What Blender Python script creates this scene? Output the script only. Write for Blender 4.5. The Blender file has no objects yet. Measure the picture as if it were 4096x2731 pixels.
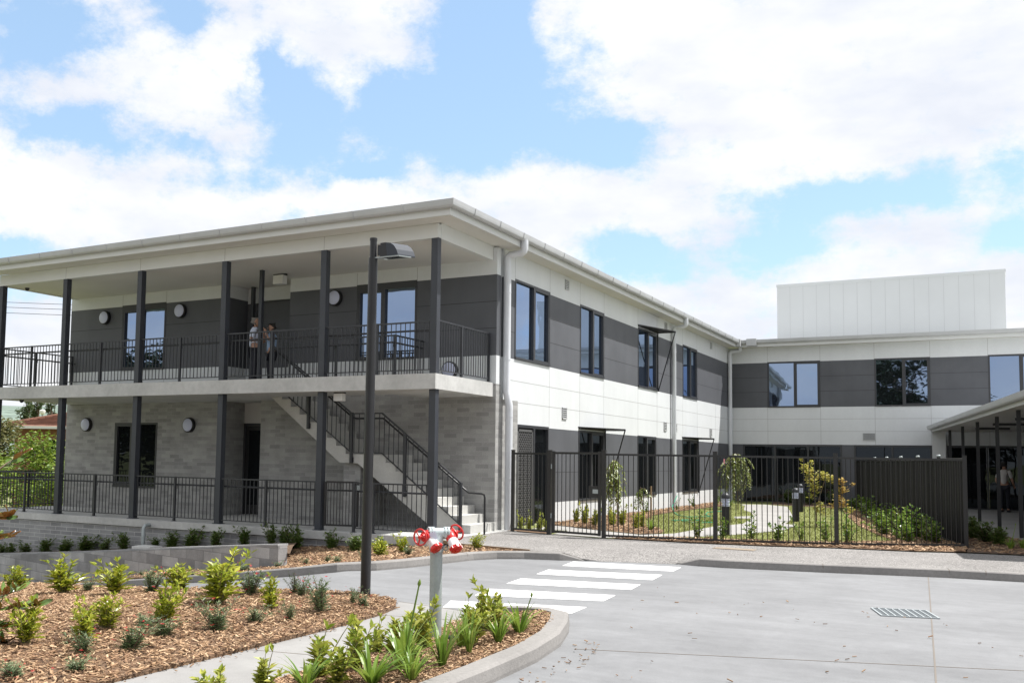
import bpy, bmesh, math, random
from mathutils import Vector, Matrix
sc = bpy.context.scene
COL = sc.collection
R = math.radians

# ------------------------------------------------------------------ camera
cam_d = bpy.data.cameras.new('camera')
cam = bpy.data.objects.new('camera', cam_d)
COL.objects.link(cam)
sc.camera = cam
_r = Vector((0.86794798, 0.49638698, 0.01631789))
_u = Vector((0.02256223, -0.07222983, 0.99713279))
_f = Vector((-0.49614237, 0.86509122, 0.07389133))
CAM = Vector((9.7169, -19.8519, 1.5930))
cam.matrix_world = Matrix(((_r.x, _u.x, -_f.x, CAM.x), (_r.y, _u.y, -_f.y, CAM.y),
                           (_r.z, _u.z, -_f.z, CAM.z), (0, 0, 0, 1)))
cam_d.sensor_width = 36.0
cam_d.lens = 3925.923 / 4096 * 36.0
cam_d.shift_x = 321.2086 / 4096
cam_d.shift_y = 173.775 / 4096
cam_d.clip_start = 0.1
cam_d.clip_end = 6000

# ------------------------------------------------------------------ exposure
sc.view_settings.view_transform = 'Standard'
sc.view_settings.look = 'None'
sc.view_settings.gamma = 1
sc.view_settings.exposure = 1.0

# ------------------------------------------------------------------ sun
S = Vector((1.0, 0.72, 2.4)).normalized()
sun_d = bpy.data.lights.new('sun', 'SUN')
sun_d.energy = 4.0
sun_d.angle = R(0.53)
sun_d.color = (1.0, 0.972, 0.935)
sun = bpy.data.objects.new('sun', sun_d)
COL.objects.link(sun)
sun.rotation_euler = S.to_track_quat('Z', 'Y').to_euler()
sun.location = (20, 14, 40)

# ------------------------------------------------------------------ world : sky + drifting cumulus
w = bpy.data.worlds.new('World')
sc.world = w
w.use_nodes = True
NT = w.node_tree
NT.nodes.clear()


def wn(t, **k):
    n = NT.nodes.new(t)
    for a, b in k.items():
        setattr(n, a, b)
    return n


def wl(a, b):
    NT.links.new(a, b)


def wm(op, a, b=None, c=None, clamp=False):
    n = wn('ShaderNodeMath', operation=op, use_clamp=clamp)
    for i, q in enumerate((a, b, c)):
        if q is None:
            continue
        if isinstance(q, (int, float)):
            n.inputs[i].default_value = q
        else:
            wl(q, n.inputs[i])
    return n.outputs[0]


sky = wn('ShaderNodeTexSky', sky_type='NISHITA')
sky.sun_disc = False
sky.sun_elevation = math.asin(S.z)
sky.sun_rotation = math.atan2(S.x, S.y)
sky.altitude = 200
sky.air_density = 1.0
sky.dust_density = 0.6
sky.ozone_density = 1.0
geo = wn('ShaderNodeTexCoord')
sep = wn('ShaderNodeSeparateXYZ')
wl(geo.outputs['Generated'], sep.inputs[0])
az0 = wm('ARCTAN2', sep.outputs[0], sep.outputs[1])
el0 = wm('ARCSINE', sep.outputs[2])


def wnoise(scale, detail, rough, sx=1, sy=1, sz=1, off=0):
    mp = wn('ShaderNodeMapping')
    mp.inputs['Scale'].default_value = (sx, sy, sz)
    mp.inputs['Location'].default_value = (off, off * .7, off * .3)
    wl(geo.outputs['Generated'], mp.inputs[0])
    n = wn('ShaderNodeTexNoise')
    n.inputs['Scale'].default_value = scale
    n.inputs['Detail'].default_value = detail
    n.inputs['Roughness'].default_value = rough
    wl(mp.outputs[0], n.inputs['Vector'])
    return n


warp = wnoise(11, 6, 0.62, off=3.1)
wsep = wn('ShaderNodeSeparateColor')
wl(warp.outputs['Color'], wsep.inputs[0])
az = wm('ADD', az0, wm('MULTIPLY', wm('SUBTRACT', wsep.outputs[0], 0.5), 0.085))
el = wm('ADD', el0, wm('MULTIPLY', wm('SUBTRACT', wsep.outputs[1], 0.5), 0.065))
# openings in the cloud cover: azimuth, elevation, half widths (radians), depth
HOLES = [(-0.917, 0.389, 0.067, 0.04, 1), (-0.78, 0.423, 0.034, 0.02, 1), (-0.881, 0.302, 0.070, 0.020, 1.0),
         (-0.661, 0.326, 0.056, 0.045, 1.1), (-0.693, 0.373, 0.019, 0.027, .9), (-0.484, 0.395, 0.05, 0.07, 1.2),
         (-0.494, 0.332, 0.072, 0.040, 1.15), (-0.345, 0.320, 0.062, 0.024, 1.1), (-0.134, 0.245, 0.075, 0.022, 1),
         (-0.182, 0.216, 0.034, 0.016, .9), (-0.056, 0.244, 0.023, 0.013, .6), (-0.32, 0.207, 0.050, 0.017, .85),
         (-0.93, 0.191, 0.030, 0.008, .6), (0.011, 0.256, 0.028, 0.030, .45), (-0.567, 0.347, 0.028, 0.03, 1),
         (-0.761, 0.301, 0.030, 0.009, .6), (-0.593, 0.288, 0.04, 0.013, .8), (0.02, 0.195, 0.023, 0.014, .5),
         (-0.464, 0.425, 0.03, 0.04, 1), (-0.62, 0.24, 0.07, 0.010, .3), (-1.05, 0.17, .25, .03, .9), (-0.03, 0.262, .09, .018, .42), (0.04, 0.205, .06, .03, .40),
         (-0.19, 0.200, .09, .014, .42), (-0.30, 0.186, .10, .014, .45), (-0.40, 0.36, .05, .05, .45), (-0.72, 0.275, .05, .014, .40)]
acc = None
for (a, e, ra, re, wt) in HOLES:
    da = wm('DIVIDE', wm('SUBTRACT', az, a), ra * 1.0)
    de = wm('DIVIDE', wm('SUBTRACT', el, e), re * 1.0)
    d2 = wm('ADD', wm('MULTIPLY', da, da), wm('MULTIPLY', de, de))
    h = wm('MULTIPLY', wm('EXPONENT', wm('MULTIPLY', d2, -1.0)), wt)
    acc = h if acc is None else wm('ADD', acc, h)
fine = wnoise(24, 10, 0.68, sz=1.5, off=1.7)
big = wnoise(3.4, 5, 0.55, sz=2.2, off=5.3)
dens = wm('ADD', wm('MULTIPLY', wm('SUBTRACT', fine.outputs['Fac'], 0.5), 1.6),
          wm('MULTIPLY', wm('SUBTRACT', big.outputs['Fac'], 0.5), 0.5))
dens = wm('SUBTRACT', wm('ADD', dens, 0.56), acc)
# outside the photographed sky the cover is broken by the large noise alone
mr = wn('ShaderNodeMapRange')
mr.interpolation_type = 'SMOOTHSTEP'
mr.inputs['From Min'].default_value = -0.18
mr.inputs['From Max'].default_value = 0.52
wl(dens, mr.inputs['Value'])
cover = mr.outputs[0]
shade = wnoise(7, 5, 0.55, sz=2.5, off=9.1)
cr = wn('ShaderNodeValToRGB')
cr.color_ramp.elements[0].position = 0.35
cr.color_ramp.elements[0].color = (0.425, 0.445, 0.49, 1)
cr.color_ramp.elements[1].position = 0.62
cr.color_ramp.elements[1].color = (0.52, 0.525, 0.535, 1)
wl(shade.outputs['Fac'], cr.inputs[0])
SKY_STRENGTH = 0.105
skyc = wn('ShaderNodeMix', data_type='RGBA', blend_type='MULTIPLY')
skyc.inputs[0].default_value = 1.0
wl(sky.outputs[0], skyc.inputs[6])
skyc.inputs[7].default_value = (SKY_STRENGTH, SKY_STRENGTH, SKY_STRENGTH, 1)
pale = wn('ShaderNodeMix', data_type='RGBA')
pale.inputs[0].default_value = 0.42
wl(skyc.outputs[2], pale.inputs[6])
pale.inputs[7].default_value = (0.30, 0.44, 0.58, 1)
mixc = wn('ShaderNodeMix', data_type='RGBA')
wl(cover, mixc.inputs[0])
wl(pale.outputs[2], mixc.inputs[6])
wl(cr.outputs[0], mixc.inputs[7])
bg = wn('ShaderNodeBackground')
bg.inputs[1].default_value = 1.0
wl(mixc.outputs[2], bg.inputs[0])
wo = wn('ShaderNodeOutputWorld')
wl(bg.outputs[0], wo.inputs[0])
w.cycles.sampling_method = 'MANUAL'
w.cycles.sample_map_resolution = 1024
sc.cycles.max_bounces = 8
sc.cycles.diffuse_bounces = 4
sc.cycles.transparent_max_bounces = 8
sc.cycles.sample_clamp_indirect = 4


# ------------------------------------------------------------------ materials
def mat(name, col, rough=0.7, metal=0.0, spec=0.5, noise=None, bump=None, stretch=None):
    """noise=(scale, amount, detail): multiplies the colour by 1 +- amount; bump=(scale, strength, dist)"""
    m = bpy.data.materials.new(name)
    m.use_nodes = True
    nt = m.node_tree
    b = nt.nodes['Principled BSDF']
    b.inputs['Base Color'].default_value = (*col, 1)
    b.inputs['Roughness'].default_value = rough
    b.inputs['Metallic'].default_value = metal
    b.inputs['Specular IOR Level'].default_value = spec
    tc = nt.nodes.new('ShaderNodeTexCoord')
    if noise:
        out = None
        specs = list(noise) if isinstance(noise, list) else [noise]
        specs_s = [stretch[1]] if stretch else []
        specs = specs + specs_s
        for (s, amt, det) in specs:
            n = nt.nodes.new('ShaderNodeTexNoise')
            n.inputs['Scale'].default_value = s
            n.inputs['Detail'].default_value = det
            n.inputs['Roughness'].default_value = 0.6
            if len(specs_s) and (s, amt, det) in specs_s:
                mp_ = nt.nodes.new('ShaderNodeMapping')
                mp_.inputs['Scale'].default_value = stretch[0]
                mp_.inputs['Rotation'].default_value = (0, 0, stretch[2])
                nt.links.new(tc.outputs['Object'], mp_.inputs[0])
                nt.links.new(mp_.outputs[0], n.inputs['Vector'])
            else:
                nt.links.new(tc.outputs['Object'], n.inputs['Vector'])
            mr_ = nt.nodes.new('ShaderNodeMapRange')
            mr_.inputs['From Min'].default_value = 0.3
            mr_.inputs['From Max'].default_value = 0.7
            mr_.inputs['To Min'].default_value = 1 - amt
            mr_.inputs['To Max'].default_value = 1 + amt
            nt.links.new(n.outputs['Fac'], mr_.inputs['Value'])
            if out is None:
                out = mr_.outputs[0]
            else:
                mm = nt.nodes.new('ShaderNodeMath')
                mm.operation = 'MULTIPLY'
                nt.links.new(out, mm.inputs[0])
                nt.links.new(mr_.outputs[0], mm.inputs[1])
                out = mm.outputs[0]
        mx = nt.nodes.new('ShaderNodeVectorMath')
        mx.operation = 'SCALE'
        mx.inputs[0].default_value = col
        nt.links.new(out, mx.inputs['Scale'])
        nt.links.new(mx.outputs[0], b.inputs['Base Color'])
    if bump:
        n = nt.nodes.new('ShaderNodeTexNoise')
        n.inputs['Scale'].default_value = bump[0]
        n.inputs['Detail'].default_value = 4
        nt.links.new(tc.outputs['Object'], n.inputs['Vector'])
        bp = nt.nodes.new('ShaderNodeBump')
        bp.inputs['Strength'].default_value = bump[1]
        bp.inputs['Distance'].default_value = bump[2]
        nt.links.new(n.outputs['Fac'], bp.inputs['Height'])
        nt.links.new(bp.outputs[0], b.inputs['Normal'])
    return m


def leaf_mat(name, cols, rough=0.35, trans=0.35):
    m = bpy.data.materials.new(name)
    m.use_nodes = True
    nt = m.node_tree
    b = nt.nodes['Principled BSDF']
    b.inputs['Roughness'].default_value = rough
    b.inputs['Specular IOR Level'].default_value = 0.5
    g = nt.nodes.new('ShaderNodeNewGeometry')
    r = nt.nodes.new('ShaderNodeValToRGB')
    r.color_ramp.elements[0].color = (*cols[0], 1)
    r.color_ramp.elements[1].color = (*cols[-1], 1)
    for i, c in enumerate(cols[1:-1]):
        e = r.color_ramp.elements.new((i + 1) / (len(cols) - 1))
        e.color = (*c, 1)
    nt.links.new(g.outputs['Random Per Island'], r.inputs[0])
    nt.links.new(r.outputs[0], b.inputs['Base Color'])
    t = nt.nodes.new('ShaderNodeBsdfTranslucent')
    nt.links.new(r.outputs[0], t.inputs[0])
    mx = nt.nodes.new('ShaderNodeMixShader')
    mx.inputs[0].default_value = trans
    nt.links.new(b.outputs[0], mx.inputs[1])
    nt.links.new(t.outputs[0], mx.inputs[2])
    nt.links.new(mx.outputs[0], nt.nodes['Material Output'].inputs[0])
    return m


def brick_mat(name, bw, bh, mortar, c1, c2, cm, rough=0.85, dark=0.35):
    m = bpy.data.materials.new(name)
    m.use_nodes = True
    nt = m.node_tree
    b = nt.nodes['Principled BSDF']
    b.inputs['Roughness'].default_value = rough
    tc = nt.nodes.new('ShaderNodeTexCoord')
    sp = nt.nodes.new('ShaderNodeSeparateXYZ')
    nt.links.new(tc.outputs['Object'], sp.inputs[0])
    ad = nt.nodes.new('ShaderNodeMath')
    ad.operation = 'ADD'
    nt.links.new(sp.outputs[0], ad.inputs[0])
    nt.links.new(sp.outputs[1], ad.inputs[1])
    cb = nt.nodes.new('ShaderNodeCombineXYZ')
    nt.links.new(ad.outputs[0], cb.inputs[0])
    nt.links.new(sp.outputs[2], cb.inputs[1])
    br = nt.nodes.new('ShaderNodeTexBrick')
    br.inputs['Scale'].default_value = 1.0
    br.inputs['Brick Width'].default_value = bw
    br.inputs['Row Height'].default_value = bh
    br.inputs['Mortar Size'].default_value = mortar
    br.inputs['Mortar Smooth'].default_value = 0.2
    br.inputs['Bias'].default_value = 0.0
    br.inputs['Color1'].default_value = (*c1, 1)
    br.inputs['Color2'].default_value = (*c2, 1)
    br.inputs['Mortar'].default_value = (*cm, 1)
    nt.links.new(cb.outputs[0], br.inputs['Vector'])
    n = nt.nodes.new('ShaderNodeTexNoise')
    n.inputs['Scale'].default_value = 2.3
    n.inputs['Detail'].default_value = 6
    nt.links.new(tc.outputs['Object'], n.inputs['Vector'])
    n2 = nt.nodes.new('ShaderNodeTexNoise')
    n2.inputs['Scale'].default_value = 40
    n2.inputs['Detail'].default_value = 3
    nt.links.new(tc.outputs['Object'], n2.inputs['Vector'])
    a1 = nt.nodes.new('ShaderNodeMapRange')
    a1.inputs['From Min'].default_value = .3
    a1.inputs['From Max'].default_value = .7
    a1.inputs['To Min'].default_value = 1 - dark
    a1.inputs['To Max'].default_value = 1 + dark * .6
    nt.links.new(n.outputs['Fac'], a1.inputs['Value'])
    a2 = nt.nodes.new('ShaderNodeMapRange')
    a2.inputs['To Min'].default_value = .75
    a2.inputs['To Max'].default_value = 1.25
    nt.links.new(n2.outputs['Fac'], a2.inputs['Value'])
    mu = nt.nodes.new('ShaderNodeMath')
    mu.operation = 'MULTIPLY'
    nt.links.new(a1.outputs[0], mu.inputs[0])
    nt.links.new(a2.outputs[0], mu.inputs[1])
    sc_ = nt.nodes.new('ShaderNodeVectorMath')
    sc_.operation = 'SCALE'
    nt.links.new(br.outputs['Color'], sc_.inputs[0])
    nt.links.new(mu.outputs[0], sc_.inputs['Scale'])
    nt.links.new(sc_.outputs[0], b.inputs['Base Color'])
    bp = nt.nodes.new('ShaderNodeBump')
    bp.inputs['Strength'].default_value = .5
    bp.inputs['Distance'].default_value = .006
    bp.invert = True
    nt.links.new(br.outputs['Fac'], bp.inputs['Height'])
    nt.links.new(bp.outputs[0], b.inputs['Normal'])
    return m


def glass_mat(name, dark, base_fac, rough=0.015, tint=(.54, .70, .98, 1)):
    """tinted, strongly reflecting glazing"""
    m = bpy.data.materials.new(name)
    m.use_nodes = True
    nt = m.node_tree
    d = nt.nodes['Principled BSDF']
    d.inputs['Base Color'].default_value = (*dark, 1)
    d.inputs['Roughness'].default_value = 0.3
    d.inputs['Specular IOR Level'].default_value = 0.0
    gl = nt.nodes.new('ShaderNodeBsdfGlossy')
    gl.inputs['Color'].default_value = tint
    gl.inputs['Roughness'].default_value = rough
    fr = nt.nodes.new('ShaderNodeFresnel')
    fr.inputs['IOR'].default_value = 1.5
    ma = nt.nodes.new('ShaderNodeMath')
    ma.operation = 'ADD'
    ma.use_clamp = True
    ma.inputs[1].default_value = base_fac
    nt.links.new(fr.outputs[0], ma.inputs[0])
    # slight waviness of the panes
    tc = nt.nodes.new('ShaderNodeTexCoord')
    n = nt.nodes.new('ShaderNodeTexNoise')
    n.inputs['Scale'].default_value = 1.1
    nt.links.new(tc.outputs['Object'], n.inputs['Vector'])
    bp = nt.nodes.new('ShaderNodeBump')
    bp.inputs['Strength'].default_value = .12
    bp.inputs['Distance'].default_value = .02
    nt.links.new(n.outputs['Fac'], bp.inputs['Height'])
    nt.links.new(bp.outputs[0], gl.inputs['Normal'])
    mx = nt.nodes.new('ShaderNodeMixShader')
    nt.links.new(ma.outputs[0], mx.inputs[0])
    nt.links.new(d.outputs[0], mx.inputs[1])
    nt.links.new(gl.outputs[0], mx.inputs[2])
    nt.links.new(mx.outputs[0], nt.nodes['Material Output'].inputs[0])
    return m


def speckle_mat(name, ca, cb, cc, scale, rough=0.85):
    """exposed aggregate: small stones of several greys"""
    m = bpy.data.materials.new(name)
    m.use_nodes = True
    nt = m.node_tree
    b = nt.nodes['Principled BSDF']
    b.inputs['Roughness'].default_value = rough
    tc = nt.nodes.new('ShaderNodeTexCoord')
    v = nt.nodes.new('ShaderNodeTexVoronoi')
    v.inputs['Scale'].default_value = scale
    nt.links.new(tc.outputs['Object'], v.inputs['Vector'])
    sp = nt.nodes.new('ShaderNodeSeparateColor')
    nt.links.new(v.outputs['Color'], sp.inputs[0])
    r = nt.nodes.new('ShaderNodeValToRGB')
    r.color_ramp.elements[0].color = (*ca, 1)
    r.color_ramp.elements[1].color = (*cc, 1)
    e = r.color_ramp.elements.new(.5)
    e.color = (*cb, 1)
    nt.links.new(sp.outputs[0], r.inputs[0])
    n = nt.nodes.new('ShaderNodeTexNoise')
    n.inputs['Scale'].default_value = .8
    n.inputs['Detail'].default_value = 5
    nt.links.new(tc.outputs['Object'], n.inputs['Vector'])
    a = nt.nodes.new('ShaderNodeMapRange')
    a.inputs['From Min'].default_value = .3
    a.inputs['From Max'].default_value = .7
    a.inputs['To Min'].default_value = .85
    a.inputs['To Max'].default_value = 1.12
    nt.links.new(n.outputs['Fac'], a.inputs['Value'])
    s_ = nt.nodes.new('ShaderNodeVectorMath')
    s_.operation = 'SCALE'
    nt.links.new(r.outputs[0], s_.inputs[0])
    nt.links.new(a.outputs[0], s_.inputs['Scale'])
    nt.links.new(s_.outputs[0], b.inputs['Base Color'])
    return m


M = {}
M['white'] = mat('white_cladding', (.635, .655, .665), .55, noise=[(.7, .04, 5), (14, .02, 3)], stretch=((1, 1, .05), (2.5, .022, 5), 0))
M['dark'] = mat('charcoal_cladding', (.086, .090, .101), .6, noise=[(.9, .12, 5), (160, .06, 2)], stretch=((1, 1, .05), (2.5, .05, 5), 0))
M['joint_w'] = mat('joint_in_white', (.36, .36, .36), .8)
M['joint_d'] = mat('joint_in_charcoal', (.03, .03, .032), .8)
M['soffit'] = mat('soffit_paint', (.63, .62, .585), .7, noise=(.6, .05, 3))
M['beam'] = mat('beam_paint', (.62, .63, .62), .6, noise=(.7, .04, 3))
M['gutter'] = mat('gutter_steel', (.44, .45, .455), .35, metal=0.0, noise=(1.4, .06, 3))
M['pipe'] = mat('downpipe_paint', (.60, .62, .65), .4, noise=(2, .05, 3))
M['roof'] = mat('roof_sheet', (.62, .63, .63), .4, metal=0.0)
M['frame'] = mat('window_frame', (.035, .036, .04), .4)
M['steel'] = mat('charcoal_steel', (.027, .029, .034), .45, noise=(5, .12, 3))
M['post'] = mat('post_steel', (.032, .036, .045), .5, noise=(3, .12, 3))
M['black'] = mat('black_paint', (.012, .012, .0135), .4, noise=(5, .2, 3))
M['fence'] = mat('fence_black', (.016, .0155, .0155), .4)
M['conc'] = mat('slab_concrete', (.45, .45, .435), .85, noise=[(1.3, .14, 6), (9, .08, 4), (70, .05, 2)], bump=(35, .25, .01))
M['stairc'] = mat('stair_concrete', (.46, .455, .43), .85, noise=[(1.6, .12, 6), (30, .06, 3)], bump=(35, .2, .01))
M['kerb'] = mat('kerb_concrete', (.215, .205, .195), .9, noise=[(1.1, .12, 5), (22, .10, 4), (120, .08, 2)], bump=(60, .4, .008))
M['path'] = mat('path_concrete', (.245, .24, .232), .9, noise=[(.7, .10, 5), (5, .07, 5), (90, .05, 2)], bump=(70, .2, .005))
M['agg'] = speckle_mat('exposed_aggregate', (.065, .062, .060), (.185, .175, .165), (.34, .325, .31), 75)
M['gardenpath'] = mat('garden_path_concrete', (.29, .28, .265), .9, noise=[(1, .1, 5), (60, .08, 2)])
M['joint'] = mat('concrete_joint', (.16, .14, .12), .9)
M['line'] = mat('road_paint', (.72, .72, .71), .65, noise=[(2.2, .06, 6), (28, .10, 5)])
M['brick'] = brick_mat('grey_brick', .33, .098, .006, (.365, .362, .350), (.250, .248, .242), (.34, .338, .33), dark=.16)
M['brickb'] = brick_mat('base_brick', .40, .10, .008, (.32, .32, .325), (.22, .22, .228), (.46, .46, .45), dark=.14)
M['block'] = brick_mat('garden_block', .42, .20, .006, (.40, .395, .39), (.20, .198, .198), (.20, .20, .20), dark=.25)
M['glass'] = glass_mat('window_glass', (.012, .013, .015), .40)
M['glassdim'] = glass_mat('dim_glass', (.008, .009, .010), .0, tint=(.6, .68, .75, 1))  # window glass with its reflection cut back, so these panes look darker
M['door'] = mat('dark_door', (.02, .02, .021), .45)
M['lens'] = mat('lamp_lens', (.54, .57, .72), .35)
M['galv'] = mat('galvanised_steel', (.33, .365, .365), .45, metal=.25, noise=[(9, .10, 5), (40, .06, 3)])
M['red'] = mat('red_enamel', (.55, .022, .02), .35, noise=(12, .12, 3))
M['whitecap'] = mat('white_coupling', (.72, .72, .72), .4)
M['lampgrey'] = mat('lamp_cover_grey', (.035, .042, .055), .7)
M['lattice'] = mat('security_mesh', (.10, .10, .10), .45)
M['plain_white'] = mat('white_box', (.66, .66, .64), .5)
M['render'] = mat('painted_panel', (.50, .49, .46), .7)
M['skin'] = mat('skin', (.42, .24, .17), .55)
M['shirt_w'] = mat('pale_blue_shirt', (.62, .68, .82), .8)
M['shirt_b'] = mat('blue_shirt', (.25, .35, .50), .8)
M['shirt_o'] = mat('off_white_shirt', (.55, .53, .50), .8)
M['trous'] = mat('dark_trousers', (.016, .017, .026), .8)
M['hair_g'] = mat('grey_hair', (.20, .19, .18), .8)
M['hair_d'] = mat('dark_hair', (.015, .012, .010), .6)
M['bark'] = mat('bark', (.13, .095, .065), .9, noise=(14, .3, 4))
M['stem'] = mat('green_stem', (.14, .13, .05), .7)
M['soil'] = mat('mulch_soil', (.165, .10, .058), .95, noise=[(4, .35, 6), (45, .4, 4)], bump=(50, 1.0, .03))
M['soild'] = mat('shaded_mulch', (.12, .075, .045), .95, noise=[(4, .35, 6), (45, .4, 4)], bump=(50, 1.0, .03))  # darker copy of mulch_soil, the shade is put into its colour
M['turf'] = mat('turf', (.15, .165, .040), .9, noise=[(1.5, .2, 5), (30, .25, 4)])
M['grassland'] = mat('dry_grass', (.16, .17, .06), .95, noise=[(.05, .3, 6), (1.5, .3, 5)])
M['tile'] = mat('roof_tile', (.21, .10, .068), .85, noise=[(2, .25, 4), (25, .3, 3)])
M['redbrick'] = mat('house_brick', (.22, .10, .06), .85)
M['hill'] = mat('hill_scrub', (.13, .17, .14), 1.0, noise=[(.01, .3, 6), (.08, .35, 6)])
M['hose'] = mat('green_hose', (.02, .30, .17), .5)
M['wood'] = mat('hardwood_stake', (.22, .15, .09), .8)
M['tag'] = mat('pink_tag', (.75, .30, .36), .6)
M['timber'] = mat('grey_palings', (.25, .22, .19), .9, noise=(3, .2, 4))
M['wire'] = mat('cable_black', (.03, .03, .03), .7)
M['grate'] = mat('grate_steel', (.34, .37, .38), .55, metal=.2)
M['pit'] = mat('pit_dark', (.10, .11, .12), .9)
M['petal'] = leaf_mat('red_petals', [(.40, .02, .02), (.55, .05, .05)], .6, .2)
M['lf_bright'] = leaf_mat('lime_leaf', [(.17, .24, .022), (.33, .37, .035), (.44, .44, .06)], .3, .35)
M['lf_isl'] = leaf_mat('fresh_leaf', [(.18, .25, .03), (.36, .40, .06), (.50, .48, .13)], .3, .35)
M['lf_grev'] = leaf_mat('greygreen_needle', [(.06, .11, .045), (.13, .19, .08), (.20, .24, .12)], .5, .2)
M['lf_dark'] = leaf_mat('deep_green_leaf', [(.05, .10, .018), (.10, .16, .03), (.15, .20, .045)], .4, .3)
M['lf_strap'] = leaf_mat('strap_leaf', [(.10, .19, .02), (.18, .28, .04), (.28, .34, .07)], .35, .35)
M['lf_gloss'] = leaf_mat('glossy_leaf', [(.06, .14, .018), (.15, .25, .035), (.30, .37, .08)], .22, .25)
M['lf_weep'] = leaf_mat('weeping_leaf', [(.10, .16, .03), (.22, .27, .06), (.34, .36, .12)], .3, .3)
M['lf_gold'] = leaf_mat('golden_leaf', [(.28, .30, .05), (.44, .42, .09), (.52, .40, .12)], .45, .4)
M['lf_orange'] = leaf_mat('orange_leaf', [(.42, .32, .07), (.52, .31, .09), (.46, .40, .11)], .45, .4)
M['lf_magt'] = leaf_mat('magnolia_leaf', [(.05, .10, .02), (.12, .19, .04), (.16, .20, .05)], .2, .1)
M['lf_magb'] = leaf_mat('magnolia_rust_leaf', [(.20, .07, .018), (.30, .12, .03), (.38, .16, .04)], .5, .1)
M['lf_tree'] = leaf_mat('tree_leaf', [(.07, .13, .018), (.17, .26, .03), (.27, .34, .05)], .5, .35)
M['lf_pine'] = leaf_mat('olive_needle', [(.12, .14, .05), (.19, .19, .07), (.24, .22, .10)], .6, .3)
M['lf_poplar'] = leaf_mat('poplar_leaf', [(.05, .08, .03), (.09, .13, .05), (.14, .17, .07)], .6, .3)
M['lf_shade'] = leaf_mat('evergreen_leaf', [(.012, .022, .008), (.025, .042, .014)], .6, .2)
M['blade'] = leaf_mat('grass_blade', [(.13, .15, .03), (.20, .215, .055), (.27, .27, .085)], .6, .3)
M['chip'] = leaf_mat('bark_chip', [(.115, .060, .033), (.26, .150, .080), (.39, .250, .140), (.50, .36, .225)], .8, .0)
M['litter'] = leaf_mat('dry_litter', [(.14, .07, .035), (.28, .16, .08), (.30, .22, .14)], .8, .0)


# ------------------------------------------------------------------ mesh helpers
def tag(o, label=None, cat=None, group=None, kind=None):
    if label: o['label'] = label
    if cat: o['category'] = cat
    if group: o['group'] = group
    if kind: o['kind'] = kind
    return o


def thing(name, label, cat, loc=(0, 0, 0), rz=0.0, group=None):
    o = bpy.data.objects.new(name, None)
    COL.objects.link(o)
    o.empty_display_size = .2
    o.location = loc
    o.rotation_euler = (0, 0, rz)
    return tag(o, label, cat, group)


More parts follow.
